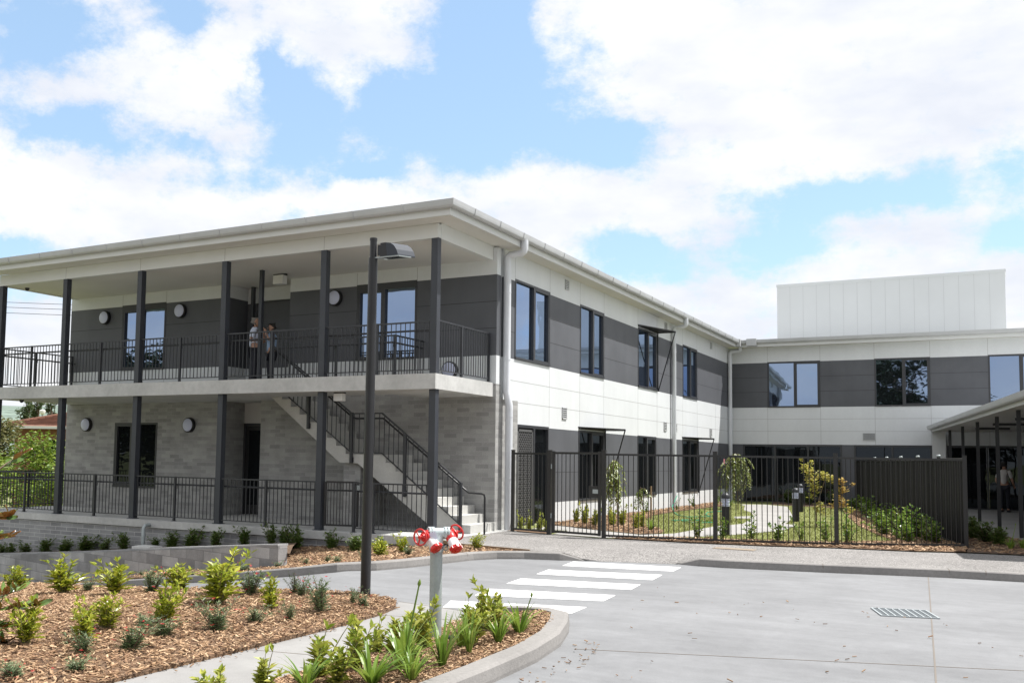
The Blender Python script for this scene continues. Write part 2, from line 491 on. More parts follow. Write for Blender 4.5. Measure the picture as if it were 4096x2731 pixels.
class MB:
    def __init__(s):
        s.v, s.f, s.m = [], [], []

    def add(s, verts, faces, m=0):
        b = len(s.v)
        s.v += [tuple(p) for p in verts]
        s.f += [tuple(i + b for i in f) for f in faces]
        s.m += [m] * len(faces)

    def box(s, x0, x1, y0, y1, z0, z1, m=0):
        if x0 > x1: x0, x1 = x1, x0
        if y0 > y1: y0, y1 = y1, y0
        if z0 > z1: z0, z1 = z1, z0
        s.add([(x0, y0, z0), (x1, y0, z0), (x1, y1, z0), (x0, y1, z0), (x0, y0, z1), (x1, y0, z1), (x1, y1, z1), (x0, y1, z1)],
              [(3, 2, 1, 0), (4, 5, 6, 7), (0, 1, 5, 4), (1, 2, 6, 5), (2, 3, 7, 6), (3, 0, 4, 7)], m)

    def fbox(s, F, u0, u1, v0, v1, n0, n1, m=0):
        a, b = F(u0, v0, n0), F(u1, v1, n1)
        s.box(a[0], b[0], a[1], b[1], a[2], b[2], m)

    def bar(s, p, q, wx, wy, up=(0, 0, 1), m=0):
        """rectangular bar between two points"""
        p, q = Vector(p), Vector(q)
        d = (q - p).normalized()
        up = Vector(up)
        if abs(d.dot(up)) > .99: up = Vector((0, 1, 0))
        a = d.cross(up).normalized() * wx / 2
        b = a.cross(d).normalized() * wy / 2
        vs = [p - a - b, p + a - b, p + a + b, p - a + b, q - a - b, q + a - b, q + a + b, q - a + b]
        s.add(vs, [(3, 2, 1, 0), (4, 5, 6, 7), (0, 1, 5, 4), (1, 2, 6, 5), (2, 3, 7, 6), (3, 0, 4, 7)], m)

    def tube(s, pts, r, n=8, m=0, cap=True):
        pts = [Vector(p) for p in pts]
        k = len(pts)
        rs = r if isinstance(r, (list, tuple)) else [r] * k
        b = len(s.v)
        ref = None
        for i, p in enumerate(pts):
            d = (pts[min(i + 1, k - 1)] - pts[max(i - 1, 0)]).normalized()
            if ref is None:
                ref = Vector((0, 0, 1)) if abs(d.z) < .9 else Vector((1, 0, 0))
            a = d.cross(ref)
            if a.length < 1e-4: a = d.cross(Vector((0, 1, 0)))
            a.normalize()
            c = a.cross(d).normalized()
            ref = c
            for j in range(n):
                t = 2 * math.pi * j / n
                s.v.append(tuple(p + (a * math.cos(t) + c * math.sin(t)) * rs[i]))
        for i in range(k - 1):
            for j in range(n):
                s.f.append((b + i * n + j, b + i * n + (j + 1) % n, b + (i + 1) * n + (j + 1) % n, b + (i + 1) * n + j))
                s.m.append(m)
        if cap:
            s.f.append(tuple(b + j for j in reversed(range(n)))); s.m.append(m)
            s.f.append(tuple(b + (k - 1) * n + j for j in range(n))); s.m.append(m)

    def ring(s, c, nrm, R0, r, n=24, k=8, m=0):
        nrm = Vector(nrm).normalized()
        a = nrm.orthogonal().normalized()
        b_ = nrm.cross(a)
        base = len(s.v)
        c = Vector(c)
        for i in range(n):
            t = 2 * math.pi * i / n
            e = a * math.cos(t) + b_ * math.sin(t)
            for j in range(k):
                p = 2 * math.pi * j / k
                s.v.append(tuple(c + e * (R0 + r * math.cos(p)) + nrm * r * math.sin(p)))
        for i in range(n):
            for j in range(k):
                s.f.append((base + i * k + j, base + ((i + 1) % n) * k + j, base + ((i + 1) % n) * k + (j + 1) % k, base + i * k + (j + 1) % k))
                s.m.append(m)

    def lathe(s, c, axis, prof, n=20, m=0):
        """prof: list of (distance along axis, radius)"""
        axis = Vector(axis).normalized()
        c = Vector(c)
        a = axis.orthogonal().normalized()
        b_ = axis.cross(a)
        base = len(s.v)
        for (h, r) in prof:
            for j in range(n):
                t = 2 * math.pi * j / n
                s.v.append(tuple(c + axis * h + (a * math.cos(t) + b_ * math.sin(t)) * r))
        for i in range(len(prof) - 1):
            for j in range(n):
                s.f.append((base + i * n + j, base + i * n + (j + 1) % n, base + (i + 1) * n + (j + 1) % n, base + (i + 1) * n + j))
                s.m.append(m)
        s.f.append(tuple(base + j for j in reversed(range(n)))); s.m.append(m)
        s.f.append(tuple(base + (len(prof) - 1) * n + j for j in range(n))); s.m.append(m)

    def extrude(s, poly, vec, m=0):
        """closed polygon (3d points) extruded along vec"""
        k = len(poly)
        vec = Vector(vec)
        vs = [Vector(p) for p in poly] + [Vector(p) + vec for p in poly]
        fs = [tuple(reversed(range(k))), tuple(range(k, 2 * k))]
        fs += [(i, (i + 1) % k, (i + 1) % k + k, i + k) for i in range(k)]
        s.add(vs, fs, m)

    def sweep(s, path, prof, m=0):
        """profile (offset to the right of travel, z) swept along a horizontal polyline with mitred corners"""
        k = len(prof)
        base = len(s.v)
        P = [Vector(p) for p in path]
        for i, p in enumerate(P):
            d0 = (P[i] - P[i - 1]) if i else (P[1] - P[0])
            d1 = (P[i + 1] - P[i]) if i < len(P) - 1 else (P[i] - P[i - 1])
            d0 = Vector((d0.x, d0.y, 0)).normalized()
            d1 = Vector((d1.x, d1.y, 0)).normalized()
            n0 = Vector((d0.y, -d0.x, 0))
            n1 = Vector((d1.y, -d1.x, 0))
            nn = (n0 + n1)
            nn = nn / max(nn.dot(n0), .2)
            for (o, z) in prof:
                s.v.append(tuple(p + nn * o + Vector((0, 0, z))))
        for i in range(len(P) - 1):
            for j in range(k):
                s.f.append((base + i * k + j, base + i * k + (j + 1) % k, base + (i + 1) * k + (j + 1) % k, base + (i + 1) * k + j))
                s.m.append(m)
        s.f.append(tuple(base + j for j in range(k))); s.m.append(m)
        s.f.append(tuple(base + (len(P) - 1) * k + j for j in reversed(range(k)))); s.m.append(m)

    def mesh(s, name, mats, smooth=False):
        me = bpy.data.meshes.new(name)
        me.from_pydata(s.v, [], s.f)
        mats = mats if isinstance(mats, (list, tuple)) else [mats]
        for q in mats: me.materials.append(q)
        if len(mats) > 1: me.polygons.foreach_set('material_index', s.m)
        if smooth: me.polygons.foreach_set('use_smooth', [True] * len(me.polygons))
        me.update()
        bm = bmesh.new()
        bm.from_mesh(me)
        bmesh.ops.recalc_face_normals(bm, faces=bm.faces)
        bm.to_mesh(me)
        bm.free()
        return me

    def build(s, name, mats, parent=None, smooth=False, raw=False):
        if raw:
            me = bpy.data.meshes.new(name)
            me.from_pydata(s.v, [], s.f)
            mats = mats if isinstance(mats, (list, tuple)) else [mats]
            for q in mats: me.materials.append(q)
            if len(mats) > 1: me.polygons.foreach_set('material_index', s.m)
            me.update()
        else:
            me = s.mesh(name, mats, smooth)
            if smooth:
                try:
                    me.set_sharp_from_angle(angle=R(40))
                except Exception:
                    pass
        o = bpy.data.objects.new(name, me)
        COL.objects.link(o)
        if parent is not None:
            o.parent = parent
        return o


def dup(o, parent=None):
    c = o.copy()
    COL.objects.link(c)
    if parent is not None: c.parent = parent
    for ch in list(o.children): dup(ch, c)
    return c


def gz(x):
    """height of the driveway: level, then falling to the left"""
    return -0.13 - 0.137 * max(0.0, 1.2 - x)


def bz(x):
    """height of the front mulch bed"""
    return -0.13 - 0.083 * max(0.0, 1.5 - x)


def sheet(name, poly, zf, m, skirt=0.0, step=None, rough=0.0, seed=1, label=None, kind='structure'):
    """flat or falling ground sheet over a polygon; zf(x, y) gives the height"""
    bm = bmesh.new()
    vs = [bm.verts.new((p[0], p[1], 0)) for p in poly]
    bm.faces.new(vs)
    xs = [p[0] for p in poly]
    ys = [p[1] for p in poly]
    cuts = [('x', 1.2), ('x', 1.5)]
    if step:
        cuts += [('x', min(xs) + step * i) for i in range(1, int((max(xs) - min(xs)) / step) + 1)]
        cuts += [('y', min(ys) + step * i) for i in range(1, int((max(ys) - min(ys)) / step) + 1)]
    for ax, v in cuts:
        co = (v, 0, 0) if ax == 'x' else (0, v, 0)
        no = (1, 0, 0) if ax == 'x' else (0, 1, 0)
        bmesh.ops.bisect_plane(bm, geom=bm.verts[:] + bm.edges[:] + bm.faces[:], plane_co=co, plane_no=no)
    rnd = random.Random(seed)
    for v in bm.verts:
        edge = any(e.is_boundary for e in v.link_edges)
        v.co.z = zf(v.co.x, v.co.y) + (0 if edge else rnd.uniform(-rough, rough))
    bmesh.ops.recalc_face_normals(bm, faces=bm.faces)
    if sum(f.normal.z for f in bm.faces) < 0:
        bmesh.ops.reverse_faces(bm, faces=bm.faces)
    if skirt:
        be = [e for e in bm.edges if e.is_boundary]
        r = bmesh.ops.extrude_edge_only(bm, edges=be)
        for v in [g for g in r['geom'] if isinstance(g, bmesh.types.BMVert)]:
            v.co.z -= skirt
    me = bpy.data.meshes.new(name)
    bm.to_mesh(me)
    bm.free()
    me.materials.append(m)
    o = bpy.data.objects.new(name, me)
    COL.objects.link(o)
    o['kind'] = kind
    if label: o['label'] = label
    return o


def inpoly(x, y, poly):
    c = False
    j = len(poly) - 1
    for i in range(len(poly)):
        xi, yi = poly[i][:2]
        xj, yj = poly[j][:2]
        if (yi > y) != (yj > y) and x < (xj - xi) * (y - yi) / (yj - yi) + xi: c = not c
        j = i
    return c


# ------------------------------------------------------------------ the building
W = 22.53
zDT, zDB, zLT, zLB = 5.775, 3.925, 2.38, 0.52
XL = -14.10
F_front = lambda u, v, n: (u, -n, v)
F_back = lambda u, v, n: (u, 0.75 - n, v)
F_side = lambda u, v, n: (n, u, v)
F_wing = lambda u, v, n: (u, W - n, v)

bld = thing('building', 'long two-storey white and charcoal clad building with grey brick ground floor and verandah', 'building')


def clad(mb, F, u0, u1, bands, openings, t=.2):
    """wall of rectangles between bands [(v0, v1, mat)], leaving the openings (u0,u1,v0,v1) free"""
    us = sorted({u0, u1} | {q for o in openings for q in o[:2] if u0 < q < u1})
    for (v0, v1, m) in bands:
        vs = sorted({v0, v1} | {q for o in openings for q in o[2:] if v0 < q < v1})
        for i in range(len(us) - 1):
            for j in range(len(vs) - 1):
                cu, cv = (us[i] + us[i + 1]) / 2, (vs[j] + vs[j + 1]) / 2
                if any(o[0] < cu < o[1] and o[2] < cv < o[3] for o in openings): continue
                mb.fbox(F, us[i], us[i + 1], vs[j], vs[j + 1], -t, 0, m)


def joints(mb, F, hs, vsl, openings, mi, t=.0018, wd=.012):
    """hs: (v, u0, u1) level joints, vsl: (u, v0, v1) upright joints, broken at openings"""
    for (v, a, b) in hs:
        cuts = [(a, b)]
        for o in openings:
            if o[2] < v < o[3]:
                nc = []
                for (p, q) in cuts:
                    if o[1] <= p or o[0] >= q: nc.append((p, q)); continue
                    if o[0] > p: nc.append((p, o[0]))
                    if o[1] < q: nc.append((o[1], q))
                cuts = nc
        for (p, q) in cuts: mb.fbox(F, p, q, v - wd / 2, v + wd / 2, -.01, t, mi)
    for (u, a, b) in vsl: mb.fbox(F, u - wd / 2, u + wd / 2, a, b, -.01, t, mi)


def window(F, u0, u1, v0, v1, split, sash='right', head=0.0, glass='glass', label=None, bar=.05, tilt=0.0):
    """framed window: outer frame, mullion, fixed pane and opening sash"""
    f = MB()
    n0, n1 = -.12, .012
    f.fbox(F, u0, u1, v1 - bar - head, v1, n0, n1)
    f.fbox(F, u0, u1, v0, v0 + bar, n0, n1 + .02)
    f.fbox(F, u0, u0 + bar, v0 + bar, v1 - bar - head, n0, n1)
    f.fbox(F, u1 - bar, u1, v0 + bar, v1 - bar - head, n0, n1)
    fr = f.build('window', M['frame'], bld)
    if label: fr['label'] = label
    us = u0 + (u1 - u0) * split
    mm = MB()
    mm.fbox(F, us - .035, us + .035, v0 + bar, v1 - bar - head, n0 + .002, n1 - .003)
    mm.build('mullion', M['frame'], fr)
    for k, (a, b) in enumerate(((u0 + bar, us - .035), (us + .035, u1 - bar))):
        p = MB()
        is_sash = (sash == 'right' and k == 1) or (sash == 'left' and k == 0)
        g = .05 if is_sash else 0
        if is_sash:
            s_ = MB()
            s_.fbox(F, a, b, v0 + bar, v0 + bar + g, -.10, .006)
            s_.fbox(F, a, b, v1 - bar - head - g, v1 - bar - head, -.10, .006)
            s_.fbox(F, a, a + g, v0 + bar + g, v1 - bar - head - g, -.10, .006)
            s_.fbox(F, b - g, b, v0 + bar + g, v1 - bar - head - g, -.10, .006)
            s_.build('sash', M['frame'], fr)
        q0, q1, z0, z1 = a + g, b - g, v0 + bar + g, v1 - bar - head - g
        dn = (q1 - q0) * tilt / 2          # tilt turns the pane only to shift what it mirrors
        p.extrude([F(q0, z0, -.055 + dn), F(q1, z0, -.055 - dn), F(q1, z1, -.055 - dn), F(q0, z1, -.055 + dn)], tuple(Vector(F(0, 0, -.012)) - Vector(F(0, 0, 0))))
        p.build('pane', M[glass], fr)
    return fr


# ---- front (verandah) wall
RX0, RX1 = -7.94, -5.90          # entrance recess, both floors
winA = (-11.95, -10.24, 3.925, 5.80)
winB = (-3.83, -2.11, 3.925, 5.80)
lowW = (-12.07, -10.41, .63, 2.44)
up_bands = [(3.28, zDB, 0), (zDB, zDT, 1), (zDT, 6.40, 0)]
mb = MB()
ops_ = [winA, winB]
clad(mb, F_front, XL, RX0, up_bands, ops_)
clad(mb, F_front, RX1, 0, up_bands, ops_)
hd = [(5.16, XL, RX0), (4.55, XL, RX0), (5.16, RX1, 0), (4.55, RX1, 0)]
joints(mb, F_front, hd, [], ops_, 3)
for u in (-11.95, -10.24, -3.83, -2.11):
    joints(mb, F_front, [], [(u, zDT + .001, 6.1)], [], 2)
    joints(mb, F_front, [], [(u, 3.3, zDB - .001)], [], 2)
mb.fbox(F_back, RX0, RX1, 3.28, zDB, -.2, 0, 0)
mb.fbox(F_back, RX0, RX1, zDB, 5.70, -.2, 0, 1)
mb.fbox(F_back, RX0, RX1, 5.70, 6.40, -.2, 0, 0)
# recess cheeks
for (xa, xb) in ((RX0 - .2, RX0), (RX1, RX1 + .2)):
    mb.box(xa, xb, .2, .95, 3.28, zDB, 0)
    mb.box(xa, xb, .2, .95, zDB, zDT, 1)
    mb.box(xa, xb, .2, .95, zDT, 6.40, 0)
mb.build('front_cladding', [M['white'], M['dark'], M['joint_w'], M['joint_d']], bld)
window(F_front, *winA, .46, sash='left', head=.11)
window(F_front, *winB, .46, sash='left', head=.11)

# ---- ground floor brickwork
mb = MB()
clad(mb, F_front, XL - .02, RX0, [(-.1, 3.279, 0)], [lowW], t=.24)
clad(mb, F_front, -6.75, -.0, [(-.1, 3.279, 0)], [], t=.24)
mb.box(RX0 - .24, RX0, .24, .99, -.1, 2.99, 0)
mb.box(-.22, .002, .24, .36, -.1, 2.99, 0)
mb.box(XL - .02, XL + .2, .24, W, -.1, 2.99, 0)
mb.fbox(lambda u, v, n: (u, .75 - n, v), RX0, -6.75, 2.44, 2.99, -.24, 0, 1)
mb.box(-6.75, -6.53, .24, .99, -.1, 2.99, 0)
# return pier beside the corner downpipe and the joint between
mb.box(-.05, .03, .80, 1.115, -.05, 2.95, 0)
mb.box(-.24, -.055, .361, 1.115, -.1, 2.949, 0)
mb.build('brick_wall', [M['brick'], M['render']], bld)
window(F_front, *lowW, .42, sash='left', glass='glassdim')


def door(F, u0, u1, v0, v1, label, leaves=1, glazed=True):
    f = MB()
    f.fbox(F, u0, u1, v1 - .06, v1, -.1, .02)
    f.fbox(F, u0, u0 + .06, v0, v1 - .06, -.1, .02)
    f.fbox(F, u1 - .06, u1, v0, v1 - .06, -.1, .02)
    d = f.build('door', M['frame'], bld)
    d['label'] = label
    lw = (u1 - u0 - .12) / leaves
    for k in range(leaves):
        a = u0 + .06 + lw * k
        l = MB()
        l.fbox(F, a + .004, a + .10, v0 + .01, v1 - .065, -.06, -.02)
        l.fbox(F, a + lw - .10, a + lw - .004, v0 + .01, v1 - .065, -.06, -.02)
        l.fbox(F, a + .10, a + lw - .10, v1 - .19, v1 - .065, -.06, -.02)
        l.fbox(F, a + .10, a + lw - .10, v0 + .01, v0 + .26, -.06, -.02)
        l.build('leaf', M['door'], d)
        p = MB()
        p.fbox(F, a + .10, a + lw - .10, v0 + .26, v1 - .19, -.05, -.03)
        p.build('pane', M['glassdim'], d)
    h = MB()
    h.fbox(F, u1 - .16, u1 - .13, v0 + .95, v0 + 1.25, .0, .035)
    h.build('handle', M['galv'], d)
    return d


door(F_back, -7.94, -6.76, 0.0, 2.44, 'dark glazed ground-floor door in the brick recess')
door(F_back, -7.45, -5.98, 3.30, 5.75, 'dark double doors in the upper recess', leaves=2)

# ---- side (courtyard) wall
sw_up = [(.97, 3.06), (5.16, 7.05), (10.17, 12.19), (15.31, 17.28)]
sw_lo = [(5.08, 7.10), (10.13, 12.08), (15.22, 17.32)]
sdoor = (1.13, 3.00)
ops_ = [(a, b, 3.935, 5.83) for a, b in sw_up] + [(a, b, .50, 2.40) for a, b in sw_lo] + [(sdoor[0], sdoor[1], -.1, 2.41)]
mb = MB()
clad(mb, F_side, .36, 1.115, [(2.95, zDB, 0), (zDB, zDT, 1), (zDT, 6.44, 0)], ops_)
clad(mb, F_side, 1.115, W, [(-.3, .30, 0), (.30, .52, 0), (.52, zLT, 1), (zLT, zDB, 0), (zDB, zDT, 1), (zDT, 6.44, 0)], ops_)
mb.box(-.2, -.06, .2, .36, 2.95, 6.40, 0)
hz_ = [(3.42, .4, W), (2.92, 1.12, W)]
joints(mb, F_side, hz_, [], ops_, 2)
joints(mb, F_side, [(5.16, .36, W), (4.55, .36, W), (1.28, 3.1, W)], [], ops_, 3)
vj = [3.06, 5.16, 7.05, 10.17, 12.19, 15.31, 17.28, 20.1]
joints(mb, F_side, [], [(u, zDT + .001, 6.44) for u in vj + [.97]] + [(u, zLT + .002, zDB - .001) for u in vj], [], 2)
mb.build('side_cladding', [M['white'], M['dark'], M['joint_w'], M['joint_d']], bld)
for a, b in sw_up: window(F_side, a, b, 3.935, 5.83, .53, sash='right')
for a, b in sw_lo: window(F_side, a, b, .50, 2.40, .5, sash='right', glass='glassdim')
# door with security mesh and the glazed sidelight
dd = MB()
a, b = sdoor
mid = a + .98
dd.fbox(F_side, a, b, 2.34, 2.41, -.1, .02)
dd.fbox(F_side, a, a + .05, 0, 2.34, -.1, .02)
dd.fbox(F_side, b - .05, b, 0, 2.34, -.1, .02)
dd.fbox(F_side, mid - .05, mid + .05, 0, 2.34, -.1, .02)
dr = dd.build('door', M['frame'], bld)
dr['label'] = 'glazed side door behind a diamond security mesh'
g = MB(); g.fbox(F_side, mid + .05, b - .05, .04, 2.34, -.07, -.045); g.build('pane', M['glassdim'], dr)
g = MB(); g.fbox(F_side, a + .05, mid - .05, .02, 2.34, -.09, -.06); g.build('leaf', M['door'], dr)
g = MB()
u0, u1, v0, v1 = a + .06, mid - .06, .06, 2.30
for (p, q, r_, s_) in ((u0, u1, v0, v0 + .05), (u0, u1, v1 - .05, v1), (u0, u0 + .05, v0, v1), (u1 - .05, u1, v0, v1)):
    g.fbox(F_side, p, q, r_, s_, -.02, .012)
stepd = .11
nd = int(((u1 - u0) + (v1 - v0)) / stepd)
for i in range(nd):
    for sgn in (1, -1):
        c0 = i * stepd
        pts = []
        for t_ in (0, 1):
            pass
        # line u - u0 + (v - v0) = c0   (or mirrored in u)
        ua, va = min(c0, u1 - u0), c0 - min(c0, u1 - u0)
        vb, ub = min(c0, v1 - v0), c0 - min(c0, v1 - v0)
        if va > v1 - v0 or ub > u1 - u0: continue
        P0 = (u0 + ua, v0 + va); P1 = (u0 + ub, v0 + vb)
        if sgn < 0: P0 = (u0 + u1 - P0[0], P0[1]); P1 = (u0 + u1 - P1[0], P1[1])
        g.bar(F_side(*P0, -.005), F_side(*P1, -.005), .022, .014, up=(1, 0, 0))
g.build('mesh_screen', M['lattice'], dr)

# hooded screens over three of the side windows: triangular hood, triangular far frame
for (a, b, top, bot, lab) in ((10.17, 12.19, 5.86, 3.93, 'black triangular hood and frame over an upper window'),
                         (5.08, 7.10, 2.44, .46, 'black triangular hood and frame over the near lower window'),
                         (15.22, 17.32, 2.44, .46, 'black triangular hood and frame over the far lower window')):
    h = MB()
    pr = .62
    zt = top + .03
    h.extrude([(0.004, a - .04, zt), (0.004, b + .05, zt), (pr, b + .05, zt)], (0, 0, .025))
    h.bar((.02, a, zt - .015), (.02, b + .04, zt - .015), .03, .05)
    hood = h.build('window_hood', M['black'], bld)
    hood['label'] = lab
    q = MB()
    q.bar((.02, b + .04, zt), (.02, b + .04, bot), .03, .03)
    q.bar((pr - .01, b + .04, zt), (.035, b + .04, bot), .028, .028, up=(0, 1, 0))
    q.bar((.02, b + .04, zt - .016), (pr, b + .04, zt - .016), .028, .028)
    q.bar((.02, b + .04, bot), (.07, b + .04, bot), .028, .028)
    q.build('side_frame', M['black'], hood)

# louvred wall vents
def vent(F, u, v, w_, h_, name='vent', n=5):
    m_ = MB()
    m_.fbox(F, u - w_ / 2, u + w_ / 2, v - h_ / 2, v + h_ / 2, -.02, .006, 1)
    for (p, q, r_, s_) in ((u - w_ / 2, u + w_ / 2, v + h_ / 2 - .02, v + h_ / 2), (u - w_ / 2, u + w_ / 2, v - h_ / 2, v - h_ / 2 + .02),
                           (u - w_ / 2, u - w_ / 2 + .02, v - h_ / 2, v + h_ / 2), (u + w_ / 2 - .02, u + w_ / 2, v - h_ / 2, v + h_ / 2)):
        m_.fbox(F, p, q, r_, s_, 0, .024, 0)
    hh = (h_ - .04) / n
    for k in range(n):
        z = v - h_ / 2 + .02 + hh * k
        m_.fbox(F, u - w_ / 2 + .02, u + w_ / 2 - .02, z, z + hh * .55, .006, .020, 0)
    return m_.build(name, [M['gutter'], M['pit']], bld)


for (y, z) in ((4.18, 6.20), (13.20, 6.22), (19.4, 6.22)): vent(F_side, y, z, .26, .26)
for (y, z) in ((4.05, 2.80), (13.1, 2.78), (14.35, 2.78), (19.3, 2.76)): vent(F_side, y, z, .30, .30)

# ---- rear wing
wR = [(1.56, 3.63), (5.65, 7.63), (9.58, 11.6), (13.6, 15.6)]
ops_ = [(a, b, 3.90, 5.80) for a, b in wR] + [(.55, 4.42, -.3, 2.38), (4.86, 7.64, -.3, 2.38), (8.15, 17.5, -.3, 2.38)]
mb = MB()
clad(mb, F_wing, 0, 24, [(-.3, zLT, 1), (zLT, zDB - .02, 0), (zDB - .02, zDT, 1), (zDT, 6.44, 0)], ops_)
joints(mb, F_wing, [(3.42, 0, 24), (2.92, 0, 24)], [], ops_, 2)
joints(mb, F_wing, [(5.16, 0, 24), (4.55, 0, 24)], [], ops_, 3)
wj = [q for p in wR for q in p]
joints(mb, F_wing, [], [(u, zDT + .001, 6.44) for u in wj] + [(u, zLT + .001, zDB - .021) for u in wj], [], 2)
mb.fbox(F_wing, 7.64, 8.15, -.3, zLT - .002, -.1, .012, 0)
mb.build('wing_cladding', [M['white'], M['dark'], M['joint_w'], M['joint_d']], bld)
for a, b in wR: window(F_wing, a, b, 3.90, 5.80, .52, sash='right', bar=.06, tilt=.047)
vent(F_wing, 5.42, 2.70, .46, .30, n=8)
for (a, b, nm) in ((.55, 4.42, 3), (4.86, 7.64, 2), (8.15, 17.5, 7)):
    f = MB()
    f.fbox(F_wing, a, b, 2.30, 2.38, -.12, .015)
    f.fbox(F_wing, a, b, -.1, .04, -.12, .015)
    for k in range(nm + 1):
        u = a + (b - a) * k / nm
        u = min(max(u, a + .035), b - .035)
        f.fbox(F_wing, u - .035, u + .035, .04, 2.30, -.12, .013)
    gf = f.build('window', M['frame'], bld)
    gf['label'] = 'wide dark ground-floor glazing under the white band of the wing'
    for k in range(nm):
        p = MB()
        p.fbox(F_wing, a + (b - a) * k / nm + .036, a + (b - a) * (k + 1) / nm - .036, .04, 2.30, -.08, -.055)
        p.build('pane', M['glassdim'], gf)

# white screen box on the roof of the wing
bx = MB()
bx.box(1.34, 10.25, 26, 30.5, 6.6, 9.52, 0)
bx.box(1.32, 10.28, 25.98, 30.52, 9.52, 9.64, 0)
for k in range(1, 16):
    x = 1.34 + (10.25 - 1.34) * k / 16
    bx.box(x - .008, x + .008, 25.997, 26.002, 6.6, 9.52, 1)
ps = bx.build('plant_screen', [mat('screen_panel', (.54, .56, .57), .5, noise=(.5, .03, 3)), mat('screen_seam', (.44, .455, .465), .6)], bld)
ps['label'] = 'plain pale box of upright panels rising above the wing roof'

# ---- roof, eaves, gutters
EX, EY, EW = .44, -3.06, W - .5
rf = MB()
rf.box(-14.55, EX, EY, EW, 6.60, 6.67)
rf.box(-14.55, 26, EW + .001, W + 12, 6.601, 6.671)
rf.build('roof', M['roof'], bld)
sf = MB()
sf.box(-14.5, EX - .02, EY + .02, -2.585, 6.40, 6.43)
sf.box(-.094, EX - .02, -2.585, W - .48, 6.425, 6.45)
sf.box(EX - .02, 25.9, W - .48, W - .002, 6.425, 6.45)
sf.build('eave_soffit', M['soffit'], bld)
fa = MB()
pth = [(-14.55, EY, 0), (EX, EY, 0), (EX, EW, 0), (26, EW, 0)]
fa.sweep(pth, [(-.02, 6.405), (.012, 6.405), (.012, 6.60), (-.02, 6.60)])
fa.build('fascia', M['beam'], bld)
gu = MB()
prof = [(.014, 6.69)]
for k in range(7):
    t = math.pi * k / 6
    prof.append((.085 - .07 * math.cos(t), 6.615 - .085 * math.sin(t)))
prof += [(.165, 6.69), (.150, 6.69), (.15, 6.64), (.03, 6.64), (.03, 6.69)]
gu.sweep(pth, prof)
# brackets / laps
def strap(c, d):
    d = Vector(d)
    n_ = Vector((d.y, -d.x, 0))
    P = [Vector(c) + n_ * (o * 1.0 + (.004 if o > .05 else -.002)) + Vector((0, 0, z - .004 if z < 6.66 else z)) for (o, z) in prof[:9]]
    gu.extrude([p - d * .016 + n_ * .008 for p in P], d * .032)
for k in range(12): strap((-14 + 1.22 * k, EY, 0), (1, 0, 0))
for k in range(21): strap((EX, EY + .8 + 1.2 * k, 0), (0, 1, 0))
for k in range(14): strap((EX + 1.4 + 1.3 * k, EW, 0), (1, 0, 0))
# rain heads in the inner corner
gu.box(EX + .0, EX + .20, EW - .35, EW - .03, 6.42, 6.72)
gu.box(EX + .42, EX + .82, EW - .22, EW - .03, 6.44, 6.73)
gu.build('gutter', M['gutter'], bld)


def downpipe(y, zc=None, x=.10, r=.055, off=None, top=6.56):
    p = MB()
    pts = [(EX + .09, y - .02, top), (EX + .09, y - .02, 6.38), (EX + .075, y - .02, 6.31), (EX + .03, y - .01, 6.28), (x + .07, y, 6.26), (x + .02, y, 6.23), (x, y, 6.16)]
    if off:
        z0, dx, dy = off
        pts += [(x, y, z0 + .1), (x + dx * .3, y + dy * .3, z0 + .02), (x + dx, y + dy, z0 - .22), (x + dx, y + dy, z0 - .32), (x + dx, y + dy, -.03)]
    else:
        pts += [(x, y, -.05)]
    p.tube(pts, r, 14)
    xe, ye = pts[-1][0], pts[-1][1]
    for z in (1.15, 2.55, 3.85, 5.4):
        yy = y if (off and z > off[0]) else ye
        xx = x if (off and z > off[0]) else xe
        p.tube([(xx, yy, z - .012), (xx, yy, z + .012)], r + .005, 14)
    return p.build('downpipe', M['pipe'], bld, smooth=True)


downpipe(.34, r=.085, x=.10, off=(3.02, .06, .03))
downpipe(13.85, r=.075)
downpipe(W - .32, r=.085)

# verandah: beam, ceiling, slabs, columns
bm_ = MB()
bm_.box(-13.95, -.10, -2.58, -2.44, 6.10, 6.398, 0)
bm_.box(-.235, -.095, -2.44, .0, 6.10, 6.424, 0)
bm_.box(-13.95, -13.81, -2.44, .0, 6.10, 6.398, 0)
for x in (-11.28, -8.57, -5.83, -2.97): bm_.box(x - .006, x + .006, -2.582, -2.57, 6.10, 6.398, 1)
bm_.box(-.1, -.092, -.012, 0.0, 6.1, 6.40, 1)
bm_.build('verandah_beam', [M['beam'], M['joint_w']], bld)
ce = MB(); ce.box(-13.81, -.235, -2.44, .0, 6.115, 6.14); ce.box(RX0, RX1, 0, .75, 6.115, 6.14); ce.build('verandah_ceiling', M['soffit'], bld)
SX0, SX1 = -5.42, -1.9
sl = MB()
sl.box(-14.0, SX0, -2.66, -.001, 2.985, 3.30)
sl.box(SX1, -.06, -2.66, -.001, 2.986, 3.301)
sl.box(SX0, SX1, -2.66, -1.30, 2.985, 3.30)
sl.box(RX0, RX1, 0, .75, 2.99, 3.298)
sl.build('balcony_slab', M['conc'], bld)
gs = MB()
gs.box(-14.4, .25, -2.76, .9, -.165, 0)
gs.build('verandah_floor', M['conc'], bld)
bw_ = MB(); bw_.box(-14.36, .15, -2.70, -2.5, -1.75, -.166); bw_.box(-14.36, -14.1, -2.5, 8, -1.75, -.166); bw_.build('base_wall', M['brickb'], bld)
for xr in (-13.80, -11.218, -8.51, -5.76, -2.90, -.10):
    c_ = MB()
    c_.box(xr - .15, xr, -2.578, -2.432, 0.002, 6.11)
    c_.box(xr - .19, xr + .04, -2.60, -2.41, .002, .014)
    c_.build('column', M['post'], bld)
